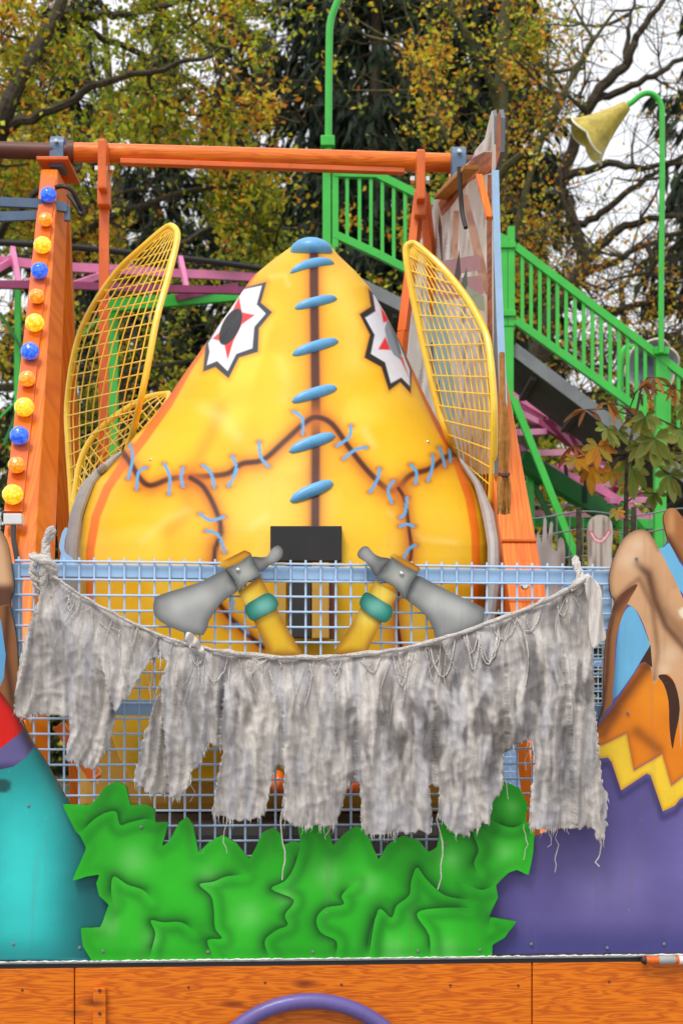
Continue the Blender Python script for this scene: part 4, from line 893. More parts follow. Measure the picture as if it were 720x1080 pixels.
    for px, dy in ((110, 0), (443, 11)):
        b = MB().box(P(px, 178+dy, 7.93), (.045, .17, .26), bev=.012).build('hanger_clamp', M['orangesteel'], t)
        MB().box(P(px, 205+dy, 7.95), (.065, .08, .13), bev=.01).build('fork', M['orangesteel'], b)
        for s_ in (-1, 1): MB().lathe(P(px+s_*6, 178+dy, 7.95), (s_, 0, 0), [(0, .022), (.018, .022), (.024, .014)], 6).build('bolt', M['chrome'], b)
gondola()

# ------------------------------------------------------------------ side scenery board (runs away from the viewer) and broom
def side_board():
    t = thing('scenery_board', P(505, 700, 6.9)*1.0, 'painted haunted-house side board with brown roof seen edge-on beside the right guard', 'scenery')
    fy = lambda px: 6.70+(527-px)/100*2.1
    mp = lambda x, y, d=0: P(x, y, fy(x))+Vector((d, 0, 0))
    out = [(521, 500), (520.5, 400), (520, 185), (523, 176), (527.5, 160), (528.5, 124), (526.5, 115), (523.8, 121), (522.5, 152), (521, 152), (520.5, 122), (518.5, 116), (515, 128), (511, 146), (501, 158), (497, 168), (482, 180), (466, 196), (455, 215), (450, 235), (441, 250), (430, 262), (426, 300), (426, 400), (440, 500)]
    def base(X, Y):
        col = np.tile(np.array(C(204, 198, 192)), (len(X), 1)); col = mixc(col, C(232, 230, 228), sstep(.45, .75, pn(X, Y, 5, 26, 3))); col = mixc(col, C(118, 96, 82), .7*sstep(.58, .75, pn(X+Y*.1, Y, 4, 34, 8)))
        return col
    brown = lambda X, Y: mixc(np.tile(np.array(C(176, 92, 38)), (len(X), 1)), C(96, 46, 22), sstep(.4, .65, pn(X+Y*.8, Y, 2.4, 18, 4)))
    pinkc = lambda X, Y: np.tile(np.array(C(176, 132, 140)), (len(X), 1)); grn = lambda X, Y: np.tile(np.array(C(150, 172, 150)), (len(X), 1))
    skin = lambda X, Y: mixc(np.tile(np.array(C(206, 158, 128)), (len(X), 1)), C(170, 118, 92), sstep(.4, .8, vnoise(X, Y, 8, 6)))
    dk = lambda X, Y: np.tile(np.array(C(56, 44, 44)), (len(X), 1)); teal = lambda X, Y: np.tile(np.array(C(150, 180, 178)), (len(X), 1)); dg = lambda X, Y: np.tile(np.array(C(44, 96, 66)), (len(X), 1))
    reg = [([(519, 160), (518, 182), (504, 186), (494, 192), (478, 214), (466, 228), (462, 214), (478, 190), (499, 166), (510, 160)], brown), ([(523, 176), (527.5, 160), (528.5, 124), (526.5, 115), (523.8, 121), (522.5, 152)], brown), ([(450, 217), (457, 215), (452, 235), (444, 252), (436, 260), (440, 245)], brown), ([(514, 184), (518, 184), (519, 330), (519, 560), (514, 380), (513, 250)], brown),
           ([(487, 205), (493, 205), (512, 280), (515, 300), (513, 312), (506, 300)], skin), ([(478, 222), (484, 222), (482, 280), (479, 290), (477, 260)], skin), ([(466, 275), (505, 268), (507, 284), (468, 292)], pinkc), ([(455, 296), (508, 290), (510, 310), (456, 318)], pinkc), ([(490, 300), (510, 312), (511, 328), (488, 322)], grn),
           ([(484, 263), (486, 290), (481, 304), (478, 296)], dk), ([(492, 281), (493, 300), (488, 312), (486, 300)], dg), ([(463, 225), (466, 240), (467, 275), (465, 275), (462, 240)], dk), ([(448, 300), (470, 320), (480, 420), (470, 480), (452, 400)], teal), ([(452, 364), (456, 360), (459, 395), (455, 390)], dk), ([(460, 405), (463, 400), (466, 430), (462, 428)], dk)]
    cutout('painted_panel', spline(out, 1, True), reg, base, mp, .018, 2.0, M['scen'], t, edge_col=C(110, 112, 118))
    s = [P(522, 180, 6.68), P(524, 260, 6.68), P(528, 360, 6.68), P(533, 474, 6.68)]; mb = MB()
    for p, q in zip(s[:-1], s[1:]): mb.bar(p, q, .024, .03, bev=0)
    mb.build('edge_strip', M['blue'], t)
    MB().box(P(533, 472, 6.66), (.03, .03, .045), bev=.004).build('edge_clip', M['black'], t)
    MB().bar(P(497, 470, 7.42), Vector((P(497, 480, 7.42).x, 7.42, .8)), .05, .05).build('board_stand', M['orange'], t)
    # projecting roof shingles
    MB().bar(P(497, 176, 7.0), P(464, 208, 7.9), .07, .02).build('roof_board', M['straw'], t)
    MB().bar(P(505, 185, 6.9), P(516, 230, 6.68), .03, .02).build('support_batten', M['orange'], t)
    ch = MB(); ch.tube(spline(pl([(484, 176, 7.1), (485, 195, 7.1), (487, 222, 7.1), (491, 240, 7.05)], 0), 4), .011, 6); ch.build('chain', M['dark'], t, True)
    tb = thing('broom', P(532, 540, 6.2), 'straw broom hanging head down against the right orange leg', 'broom')
    MB().tube(pl([(529, 372, 6.25), (530, 420, 6.24), (531, 447, 6.23)], 0), .012, 8).build('stick', M['straw'], tb, True)
    hd = MB()
    for k in range(46):
        a = random.uniform(-1, 1); b_ = random.uniform(-1, 1); x0 = 531+a*2.5; x1 = 531+a*5.5; yb_ = 540+random.uniform(-9, 3)
        hd.tube(pl([(x0, 430+random.uniform(-8, 6), 6.23+b_*.02), (531+a*4.6, 465, 6.22+b_*.04), (531+a*2.8, 498, 6.22+b_*.03), (531+a*6, 512, 6.22+b_*.04), (x1+a*1.2, yb_, 6.22+b_*.05)], 0), [.006, .008, .008, .007, .004], 4)
    hd.build('bristles', M['straw'], tb); MB().tube(pl([(526.5, 500, 6.2), (531, 501, 6.17), (536, 500, 6.2)], 0), .009, 6).build('binding', M['rust'], tb, True)
side_board()
def ghosts():
    g1 = [(560, 640), (563, 585), (567, 560), (571, 573), (573, 548), (576, 548), (577, 570), (580, 551), (583, 553), (582, 574), (587, 582), (589, 568), (594, 569), (596, 584), (594, 612), (592, 640)]
    t = cutout('ghost_hand', spline(g1, 2, True), [], lambda X, Y: mixc(np.tile(np.array(C(158, 138, 134)), (len(X), 1)), C(196, 188, 186), sstep(.3, .8, vnoise(X, Y, 10, 2))), lambda x, y, d=0: P(x, y, 8.6)+Vector((0, d, 0)), .02, 3, M['scen'], None, loc=P(576, 640, 8.6), edge_col=C(120, 110, 110))
    tag(t, 'grey cut-out hand with spread fingers standing behind the mesh next to the right orange leg', 'cutout figure')
    g2 = [(617, 640), (620, 590), (619, 562), (622, 548), (632, 543), (643, 547), (646, 562), (645, 590), (650, 640)]
    def gc(X, Y):
        col = mixc(np.tile(np.array(C(208, 196, 186)), (len(X), 1)), C(150, 136, 128), sstep(.45, .8, vnoise(X*2.2, Y*.25, 6, 9))); d = seg_dist(X, Y, spline([(623, 562), (628, 569), (635, 570), (642, 561)], 4))
        return mixc(mixc(col, C(214, 92, 120), 1-sstep(1.5, 3.2, d)), C(250, 246, 240), (1-sstep(.2, 1.2, d)))
    t = cutout('ghost_figure', spline(g2, 3, True), [], gc, lambda x, y, d=0: P(x, y, 10.2)+Vector((0, d, 0)), .03, 1.6, M['scen'], None, loc=P(633, 640, 10.2), edge_col=C(150, 140, 130))
    tag(t, 'pale ghost cut-out with a pink smile behind the mesh fence', 'cutout figure')
    # thin wire fence behind
    w_ = thing('wire_fence', gp(620, 11), 'thin sagging wire fence below the pink track', 'fence'); mb = MB()
    for y in (541, 560, 588):
        mb.tube([P(x, y+3*math.sin(x/17)+(660-x)*.03, 11) for x in range(540, 740, 8)], .006, 4, False)
    for x in range(545, 740, 14): mb.tube([P(x, 543, 11), P(x+2*math.sin(x), 640, 11)], .004, 4, False)
    mb.build('wires', M['steel'], w_)
    for x in (610, 668): MB().tube([P(x, 535, 11), Vector((P(x, 535, 11).x, 11, 0))], .02, 6).build('fence_post', M['bark'], w_)
ghosts()

# ------------------------------------------------------------------ horse chestnut sapling
def chestnut():
    Y = 9.3; t = thing('chestnut_sapling', gp(657, Y), 'young horse chestnut with browning palmate leaves in front of the stairs', 'sapling')
    mb = MB(); st = [Vector((P(661, 600, Y).x, Y, 0))]+[P(x, y, Y) for x, y in ((660, 600), (660, 530), (662, 480), (670, 440), (676, 408))]
    mb.tube([Vector(q) for q in spline([tuple(p) for p in st], 3)], np.linspace(.02, .007, 16), 6)
    cl = [(640, 452, 'g', .9), (700, 478, 'g', .9), (660, 512, 'y', .7), (680, 440, 'g', 1.0), (724, 428, 'g', .9), (618, 432, 'b', 1.1), (605, 470, 'b', .9), (690, 398, 'b', .9), (664, 430, 'b', .8), (622, 492, 'y', 1.0), (676, 404, 'b', 1.0), (640, 425, 'b', .9), (630, 470, 'y', 1.1), (652, 455, 'g', .8), (666, 494, 'g', 1.25), (690, 462, 'g', 1.2), (706, 500, 'g', 1.1), (716, 452, 'g', 1.0), (712, 410, 'b', .8), (645, 495, 'y', .8), (650, 538, 'y', .5), (690, 520, 'g', .7), (730, 480, 'g', 1.0), (608, 483, 'y', .8), (674, 470, 'g', .9)]
    V = []; Fs = []; Cc = []
    pal = {'b': [C(156, 98, 40), C(184, 122, 56), C(124, 78, 36)], 'y': [C(206, 148, 34), C(190, 120, 40), C(160, 140, 52)], 'g': [C(104, 126, 52), C(130, 144, 72), C(86, 106, 46)]}
    for (x, y, k, s) in cl:
        c = P(x, y, Y+random.uniform(-.25, .25)); j = min(st[1:], key=lambda p: (p-c).length)
        mb.tube([j, (j+c)/2+Vector((0, 0, .03)), c], [.006, .005, .004], 5)
        nl = 5 if k == 'b' else 7; fac = (rv()*.5+Vector((0, -1, .3))).normalized()
        xx = fac.cross(Vector((0, 0, 1))).normalized(); zz = xx.cross(fac)
        for i in range(nl):
            an = math.radians(-90+(i-(nl-1)/2)*(300/nl))+random.uniform(-.15, .15); L = .128*s*(1-.35*abs(i-(nl-1)/2)/(nl/2))*random.uniform(.85, 1.15)
            if k == 'b': an = math.radians(random.uniform(-200, 20))
            d = (xx*math.cos(an)+zz*math.sin(an)).normalized(); sd_ = fac.cross(d).normalized(); base = len(V); N = 8; cc = np.array(random.choice(pal[k]))*random.uniform(.8, 1.2)
            curl = random.uniform(.1, .5) if k != 'b' else random.uniform(.7, 1.4)
            for q in range(N+1):
                f = q/N; wd = L*.2*(math.sin(math.pi*min(1, f**1.35))**.8+.02)*(1 if k != 'b' else .7); p = c+d*L*f+Vector((0, 0, -curl*L*f*f*.6))-fac*L*.1*math.sin(f*3)
                up_ = fac*wd*(.35 if k != 'b' else .9); ser = 1+.12*(q % 2)
                for sgn in (-1, 0, 1):
                    V.append(p+sd_*sgn*wd*ser+(up_ if sgn else Vector((0, 0, 0))))
                    edge = abs(sgn)*random.uniform(.2, 1)*(f > .35); Cc.append(cc*(1-.4*edge)+np.array(C(196, 140, 40) if k == 'g' else C(120, 66, 30))*.4*edge)
            for q in range(N):
                for z in (0, 1): Fs.append((base+q*3+z, base+q*3+z+1, base+q*3+z+4, base+q*3+z+3))
    mb.build('stem', M['bark'], t, True)
    link_mesh('leaves', V, Fs, M['leaf'], t, True, cols=np.array(Cc))
chestnut()

# ------------------------------------------------------------------ ride deck
def front_z(py, px): return CZ+(HY-py)/F*Yp(px)
def deck():
    t = thing('ride_deck', (0, 5, 0), 'varnished orange pine ride deck with knotty front boards', 'deck')
    # deck plates
    MB().add([(-3.2, 5.0, .785), (3.2, 5.16, .785), (3.2, 11, .785), (-3.2, 11, .785), (-3.2, 5.0, .74), (3.2, 5.16, .74), (3.2, 11, .74), (-3.2, 11, .74)], [(0, 1, 2, 3), (7, 6, 5, 4), (0, 4, 5, 1), (1, 5, 6, 2), (2, 6, 7, 3), (3, 7, 4, 0)]).build('deck_floor', paint('deck_plate', C(58, 54, 50), .6, .2, 4, dirt=.4), t)
    joints = [-260, 80.5, 559.5, 900]
    for x0, x1 in zip(joints[:-1], joints[1:]):
        for r, (ya, yb) in enumerate(((1020, 1092), (1092.6, 1170), (1170.6, 1225))):
            xa, xb = x0+.5, x1-.5; mb = MB(); N = 6; v = []
            zt = lambda x: front_z(ya-8*(x/720)*(1 if r == 0 else .0)+(0 if r == 0 else -8*x/720), x); zb = lambda x: front_z(yb-8*x/720, x)
            for x in (xa, xb):
                v += [FP(x, 0, -.035)*1, FP(x, 0, .0)*1]
            q = []
            for x, p, p2 in ((xa, v[0], v[1]), (xb, v[2], v[3])):
                q += [Vector((p.x, p.y, zt(x))), Vector((p2.x, p2.y, zt(x))), Vector((p2.x, p2.y, zb(x))), Vector((p.x, p.y, zb(x)))]
            mb.add(q, [(0, 1, 2, 3), (7, 6, 5, 4), (0, 4, 5, 1), (1, 5, 6, 2), (2, 6, 7, 3), (3, 7, 4, 0)])
            o = mb.build('front_board', M['deckwood'], t); md = o.modifiers.new('b', 'BEVEL'); md.width = .004; md.segments = 2
    # aluminium trim strip on top
    mb = MB(); a = [Vector((FP(x, 0, o_).x, FP(x, 0, o_).y, front_z(y-8*x/720, x))) for o_ in (-.042, .01) for x in (-260, 900) for y in (1013.9, 1015.3)]
    mb.add(a, [(0, 1, 3, 2), (4, 6, 7, 5), (0, 2, 6, 4), (1, 5, 7, 3), (0, 4, 5, 1), (2, 3, 7, 6)]); mb.build('trim_strip', M['alu'], t)
    mb = MB(); a = [Vector((FP(x, 0, o_).x, FP(x, 0, o_).y, front_z(y-8*x/720, x))) for o_ in (-.036, .01) for x in (-260, 900) for y in (1015.4, 1019.9)]
    mb.add(a, [(0, 1, 3, 2), (4, 6, 7, 5), (0, 2, 6, 4), (1, 5, 7, 3), (0, 4, 5, 1), (2, 3, 7, 6)]); mb.build('rubber_seal', M['cable'], t)
    # jagged silicone bead along the joint
    bd = MB(); pts = [FP(x, 1013.8-8*x/720+random.uniform(-.5, .5), -.03) for x in np.arange(-40, 760, 3)]
    bd.tube(pts, [random.uniform(.0012, .0035) for _ in pts], 4); bd.build('sealant_bead', M['whitebox'], t)
    # latch plate
    l_ = MB().box(FP(107.5, 1075, -.045), (.041, .02, .22), bev=.006).build('latch_plate', M['deckwood'], t)
    for y in (1042, 1066): MB().lathe(FP(108, y, -.055), (0, -1, 0), [(0, .006), (.004, .005)], 8).build('screw', M['rust'], l_)
    for x in (26, 200, 280, 360, 474, 545, 640): MB().lathe(FP(x, 1038-8*x/720+(x % 7), -.036), (0, -1, 0), [(0, .0045), (.0015, .004)], 8).build('screw', M['rust'], t)
    # striped tube on the right end
    r_ = MB().tube([FP(674, 1010, -.06), FP(760, 1009.4, -.06)], .0135, 14).build('end_tube', M['orangesteel'], t, True)
    MB().tube([FP(690, 1010, -.06), FP(707, 1009.8, -.06)], .0155, 14).build('grey_sleeve', M['grey'], r_, True)
    for x in (681, 711): MB().tube([FP(x, 1010, -.06), FP(x+4, 1010, -.06)], .015, 14).build('white_ring', M['whitebox'] if x > 700 else M['orangesteel'], r_, True)
    MB().lathe(FP(672, 1010.2, -.06), (1, 0, 0), [(0, .008), (.012, .016), (.016, .016), (.018, .01)], 12).build('end_nut', M['dark'], r_, True)
deck()
h = MB(); s = []
cx_, cy_, R_ = 328, 1171, 119
for k in range(33):
    a = math.pi*(1-k/32); s.append(FP(cx_+R_*math.cos(a), cy_-R_*math.sin(a), -.07))
h.tube(s, .026, 14); o = h.build('purple_hoop', M['purple'], None, True, loc=FP(328, 1137, -.07)); tag(o, 'thick purple hoop arching in front of the orange deck boards at the bottom edge', 'hoop')

# ------------------------------------------------------------------ mesh fences
def mesh_fence():
    t = thing('mesh_fence', FP(330, 1010, .04), 'pale blue welded mesh fence panel behind the axes and hanging rags', 'fence')
    x0, x1 = 13.5, 645; zB = .80
    zr = lambda x, y: front_z(y+9*x/720, x)
    mb = MB(); r = .0037; xs = np.arange(17, 640, 16.05)
    pt = lambda x, z, off: Vector((FP(x, 0, off).x, FP(x, 0, off).y, z))
    for x in xs: mb.tube([pt(x, zr(x, 585.5), .0405), pt(x, zB, .0405)], r, 6)
    y = 609.0
    zz = zr(0, 590); dz = 16.3/F*4.95
    z = zr(300, 612.3-3.75+.0)
    while z > zB:
        mb.tube([pt(x0, z, .0335), pt(x1, z, .0335)], r, 6); z -= dz
    z = zr(300, 590)
    mb.tube([pt(x0, zr(x0, 590), .0335), pt(x1, zr(x1, 590), .0335)], r, 6)
    mb.build('wire_mesh', M['bluewire'], t, True)
    def rail(ya, yb, off, nm):
        m = MB(); v = []
        for x in (x0-1, x1):
            for o_ in (off, off+.03):
                for y in (ya, yb): q = FP(x, 0, o_); v.append((q.x, q.y, zr(x, y)))
        m.add(v, [(0, 1, 3, 2), (4, 6, 7, 5), (0, 4, 5, 1), (2, 3, 7, 6), (0, 2, 6, 4), (1, 5, 7, 3)]); o = m.build(nm, M['blue'], t); md = o.modifiers.new('b', 'BEVEL'); md.width = .003; md.segments = 2
    rail(592, 606.5, .046, 'top_rail'); rail(736, 753, .046, 'middle_rail')
    for x in (14, 643): MB().bar(pt(x, zr(x, 592), .061), pt(x, zB, .061), .03, .03).build('post', M['blue'], t)
    hk = [(60, 594), (61, 582), (59, 574), (62, 560), (66, 554), (68, 557), (65, 568), (65, 580), (72, 586), (76, 594)]
    cutout('hook_plate', spline(hk, 3, True), [], lambda X, Y: np.tile(np.array(C(158, 196, 230)), (len(X), 1)), lambda x, y, d=0: FP(x, y, .055+d), .01, 2.5, M['art'], t, edge_col=C(140, 175, 210))
    # second panel farther back on the far side of the deck
    t2 = thing('mesh_fence', (1.5, 10.4, .79), 'finer looking blue mesh fence seen through the front mesh right of the orange leg', 'fence'); mb = MB(); Y = 10.4
    for x in np.arange(515, 790, 7.7): mb.tube([P(x, 612, Y), Vector((P(x, 612, Y).x, Y, .79))], .004, 5)
    z = P(0, 614, Y).z
    while z > .8: mb.tube([P(515, 0, Y)*1 - Vector((0, .008, P(515, 0, Y).z-z)), P(790, 0, Y)-Vector((0, .008, P(790, 0, Y).z-z))], .004, 5); z -= .05
    mb.build('wire_mesh', M['bluewire'], t2, True)
    MB().bar(P(513, 620, Y+.03), P(790, 620, Y+.03), .04, .07).build('top_rail', M['blue'], t2)
    MB().bar(P(513, 700, Y+.03), P(790, 700, Y+.03), .04, .05).build('middle_rail', M['blue'], t2)
    MB().bar(P(513, 800, Y+.05), P(790, 800, Y+.05), .01, .62).build('kick_plate', M['blue'], t2)
    for x in (519, 652, 785): MB().bar(P(x, 606, Y+.035), Vector((P(x, 0, Y).x, Y+.035, .79)), .05, .05).build('post', M['blue'], t2)
mesh_fence()
def tarp():
    mb = MB(); c = Vector((-1.62, 7.3, .79)); N = 26; K = 14; rows = []
    for j in range(K+1):
        t_ = j/K
        rows.append([c+Vector((math.cos(a)*(.48-.12*t_)*(1+.1*math.sin(3*a+j)), math.sin(a)*(.36-.1*t_)*(1+.1*math.cos(2*a)), .38*t_**.6+.03*math.sin(5*a+2*t_))) for a in np.linspace(0, 2*math.pi, N, endpoint=False)])
    mb.add([p for r in rows for p in r], [(j*N+k, j*N+(k+1) % N, (j+1)*N+(k+1) % N, (j+1)*N+k) for j in range(K) for k in range(N)]+[tuple(K*N+k for k in range(N))])
    tag(mb.build('tarp_bundle', M['beige'], None, True, loc=c, sharp=80), 'crumpled beige tarp bundle low behind the mesh beside the turquoise board', 'tarp')
tarp()

# ------------------------------------------------------------------ airbrushed boards
def flat(c): return lambda X, Y: np.tile(np.array(c), (len(X), 1))
def board_left():
    out = [(-90, 545), (-8, 555), (1, 560), (8, 575), (11, 592), (14.5, 618), (10.5, 637), (17, 673), (20, 727), (26, 768), (50, 807), (70, 843), (90, 872), (128, 905), (150, 1013), (-90, 1013)]
    out = [(-90, 545)]+spline(out[1:14], 4)+out[14:]
    def teal(X, Y):
        col = np.tile(np.array(C(34, 160, 160)), (len(X), 1)); col = mixc(col, C(58, 214, 210), np.exp(-((X-22)/38)**2-((Y-925)/90)**2)*1.0); col = mixc(col, C(22, 92, 96), sstep(42, 100, X+.0*(Y-900))*.9)
        e = seg_dist(X, Y, [(26, 768), (50, 807), (70, 843), (90, 872)]); col = mixc(col, C(24, 70, 74), .85*np.exp(-(e/8)**2)); col = mixc(col, C(24, 110, 112), .5*sstep(860, 800, Y))
        col = mixc(col, C(22, 100, 104), .5*sstep(980, 1012, Y)); return mixc(col, C(28, 84, 84), 1-sstep(7.5, 10, np.hypot(X-3, (Y-829)*1.15)))
    def slate(X, Y): return mixc(mixc(flat(C(104, 96, 150))(X, Y), C(60, 56, 104), sstep(800, 812, Y)), C(60, 50, 66), np.exp(-(seg_dist(X, Y, [(22, 765), (34, 790)])/7)**2))
    def red(X, Y): return mixc(mixc(flat(C(226, 24, 12))(X, Y), C(120, 10, 8), np.exp(-(seg_dist(X, Y, [(0, 728), (14, 745), (26, 768)])/6)**2)), C(90, 16, 18), .6*sstep(12, 26, X))
    def flesh(X, Y): return mixc(mixc(flat(C(222, 176, 134))(X, Y), C(150, 96, 56), np.exp(-(seg_dist(X, Y, out[1:20])/5)**2)*.8), C(84, 44, 22), sstep(612, 622, Y)*.95)
    def brown(X, Y): return mixc(flat(C(150, 96, 54))(X, Y), C(84, 48, 26), np.exp(-(seg_dist(X, Y, [(8, 640), (6, 690), (14, 745)])/4)**2))
    reg = [([(-90, 812), (0, 812), (14, 809), (28, 799), (37, 787), (26, 768), (14, 745), (-1, 728), (-90, 700)], slate), ([(-90, 795), (0, 790), (25, 770), (22, 762), (17, 745), (8, 735), (-1, 728), (-90, 720)], red), ([(-90, 545), (-8, 555), (1, 560), (8, 575), (11, 592), (14.5, 618), (10.5, 637), (-5, 640), (-90, 640)], flesh), ([(10.5, 637), (17, 673), (20, 727), (26, 768), (14, 748), (-1, 728), (-6, 700), (-4, 640)], brown), ([(-6, 640), (1, 655), (6, 690), (4, 715), (-1, 726), (-60, 726), (-60, 640)], flat(C(98, 170, 220)))]
    o = cutout('painted_board', out, reg, teal, lambda x, y, d=0: FP(x, y, d), .022, 3.2, M['art'], None, loc=FP(20, 1013, 0), edge_col=C(70, 62, 56))
    tag(o, 'turquoise and red airbrushed cut-out figure board at the left end of the mesh', 'painted board', 'airbrushed boards along the deck edge')
board_left()
def board_right():
    top = [(628, 772), (633, 756), (636, 745), (637, 709), (640, 671), (646, 645), (649, 634), (645, 628), (643, 619), (643, 606), (648, 588), (657, 569), (669, 559.5), (680, 559), (688, 566), (694, 577), (697, 578), (702, 574), (704.5, 569), (702, 558), (700, 546), (702.5, 538), (708, 535.5), (714, 538), (722, 550), (740, 580), (800, 600)]
    out = spline(top, 4)+[(800, 1004), (500, 1007), (503, 940), (530, 900), (570, 880), (600, 872), (622, 845), (628, 800), (630, 786)]
    zig_t = [(628, 785), (635, 786), (661, 773.5), (668.5, 813), (698.5, 795.5), (708, 829), (722, 818), (800, 790)]
    zig_b = [(800, 825), (722, 840), (717, 843), (712, 850), (699, 856), (686, 818), (682, 816), (655, 834), (645, 804), (641, 799), (628, 801)]
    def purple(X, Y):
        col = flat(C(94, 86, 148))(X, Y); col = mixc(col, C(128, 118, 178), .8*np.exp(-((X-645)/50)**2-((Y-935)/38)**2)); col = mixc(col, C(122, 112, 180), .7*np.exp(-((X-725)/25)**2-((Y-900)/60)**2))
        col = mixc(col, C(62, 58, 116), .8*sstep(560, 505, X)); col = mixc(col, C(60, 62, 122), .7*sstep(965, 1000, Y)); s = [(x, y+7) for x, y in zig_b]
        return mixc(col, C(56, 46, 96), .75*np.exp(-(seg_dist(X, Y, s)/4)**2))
    def yellow(X, Y): return mixc(mixc(flat(C(250, 208, 54))(X, Y), C(214, 150, 24), .8*np.exp(-(seg_dist(X, Y, zig_b)/2.6)**2)), C(200, 120, 20), .7*np.exp(-(seg_dist(X, Y, zig_t)/1.8)**2))
    def orange(X, Y):
        col = flat(C(236, 132, 14))(X, Y); col = mixc(col, C(252, 160, 30), .5*np.exp(-((X-690)/18)**2-((Y-735)/22)**2))
        for ln, wd, s in (([(630, 765), (652, 742), (684, 700)], 8, .85), ([(672, 772), (684, 782), (694, 790)], 7, .6), ([(636, 775), (650, 752)], 6, .6), ([(676, 702), (690, 705)], 4, .5), (zig_t, 3, .35)): col = mixc(col, C(104, 50, 12), s*np.exp(-(seg_dist(X, Y, ln)/wd)**2))
        return col
    def tan(X, Y):
        col = flat(C(216, 166, 122))(X, Y)
        for ln, wd, s in (([(671, 594), (684, 606), (690, 632), (702, 660), (722, 684)], 4, .9), ([(684, 604), (696, 640), (722, 672)], 7, .5), ([(650, 632), (664, 618), (674, 610), (688, 640), (694, 688), (690, 716)], 3, .6), (out[4:80], 3.2, .6)): col = mixc(col, C(96, 54, 28), s*np.exp(-(seg_dist(X, Y, ln)/wd)**2))
        for cx, cy, r in ((663, 590, 12), (672, 574, 9), (706, 690, 10), (700, 706, 8)): col = mixc(col, C(240, 206, 172), .7*np.exp(-((X-cx)**2+(Y-cy)**2)/r**2))
        for cx, cy, r in ((721, 626, 4), (721, 646, 5.5)): col = mixc(col, C(244, 232, 204), 1-sstep(r-.8, r+.8, np.hypot(X-cx, Y-cy)))
        return mixc(col, C(170, 112, 70), .5*sstep(700, 722, X)*sstep(690, 640, Y)*(np.hypot(X-721, Y-636) > 18))
    def brown(X, Y): return mixc(mixc(flat(C(166, 106, 60))(X, Y), C(92, 52, 28), np.exp(-(seg_dist(X, Y, [(649, 636), (642, 672), (640, 712), (634, 756)])/2.4)**2)), C(88, 46, 24), .9*np.exp(-(seg_dist(X, Y, [(649, 640), (662, 624), (672, 618)])/7)**2))
    def ear(X, Y): return mixc(mixc(flat(C(172, 108, 58))(X, Y), C(206, 150, 96), np.exp(-((X-708)/4)**2-((Y-550)/16)**2)), C(84, 44, 20), np.exp(-(seg_dist(X, Y, [(704, 568), (722, 602), (730, 620)])/5)**2))
    dk = flat(C(66, 36, 22))
    def blue(X, Y): return mixc(flat(C(112, 184, 226))(X, Y), C(78, 140, 190), np.exp(-(seg_dist(X, Y, [(649, 660), (647, 735)])/4)**2))
    reg = [
        (zig_t+zig_b, yellow),
        ([(628, 784), (630, 766), (645, 748), (676, 700), (684, 698), (690, 716), (697, 714), (722, 700), (800, 700), (800, 789), (722, 817.5), (708, 828), (698.5, 795), (668.5, 812), (661, 773), (635, 785.5)], orange),
        (spline([(643, 617), (643, 606), (648, 588), (657, 569), (669, 559.5), (680, 559), (688, 566), (694, 577), (704, 592), (713, 612), (730, 640), (800, 660), (800, 720), (735, 720), (722, 722), (718.5, 790), (716, 760), (714, 728), (706, 712), (697, 713), (690, 722), (688, 716), (686, 700), (684, 674), (672, 645), (660, 637), (650, 638), (645, 629)], 3, True), tan),
        (spline([(694, 713), (703, 712), (712, 722), (717, 748), (712, 776), (709, 790), (706, 768), (705, 740), (700, 722)], 3, True), dk),
        (spline([(649, 635), (657, 625), (668, 617), (672, 618), (662, 636), (655, 655), (649, 678), (647, 736), (640, 748), (633, 757), (637, 709), (640, 671)], 3, True), brown),
        (spline([(663, 640), (670, 643), (678, 660), (684, 676), (685.5, 682), (676, 697), (664, 716), (647, 737), (648, 712), (651, 672), (656, 651)], 3, True), blue),
        ([(674, 700), (686, 680), (688, 704), (680, 698)], dk),
        (spline([(694.5, 578), (700, 577), (706, 573), (712, 584), (722, 600), (760, 640), (760, 650), (722, 628), (711, 610), (701, 590)], 3, True), blue),
        (spline([(706, 573), (702, 558), (700, 546), (702.5, 538), (708, 535.5), (714, 538), (722, 550), (740, 580), (790, 620), (740, 620), (722, 598)], 3, True), ear)]
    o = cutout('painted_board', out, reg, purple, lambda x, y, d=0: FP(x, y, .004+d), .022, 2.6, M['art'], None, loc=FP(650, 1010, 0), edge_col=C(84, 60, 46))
    tag(o, 'purple, orange and tan airbrushed figure board with zigzag yellow collar at the right', 'painted board', 'airbrushed boards along the deck edge')
board_right()
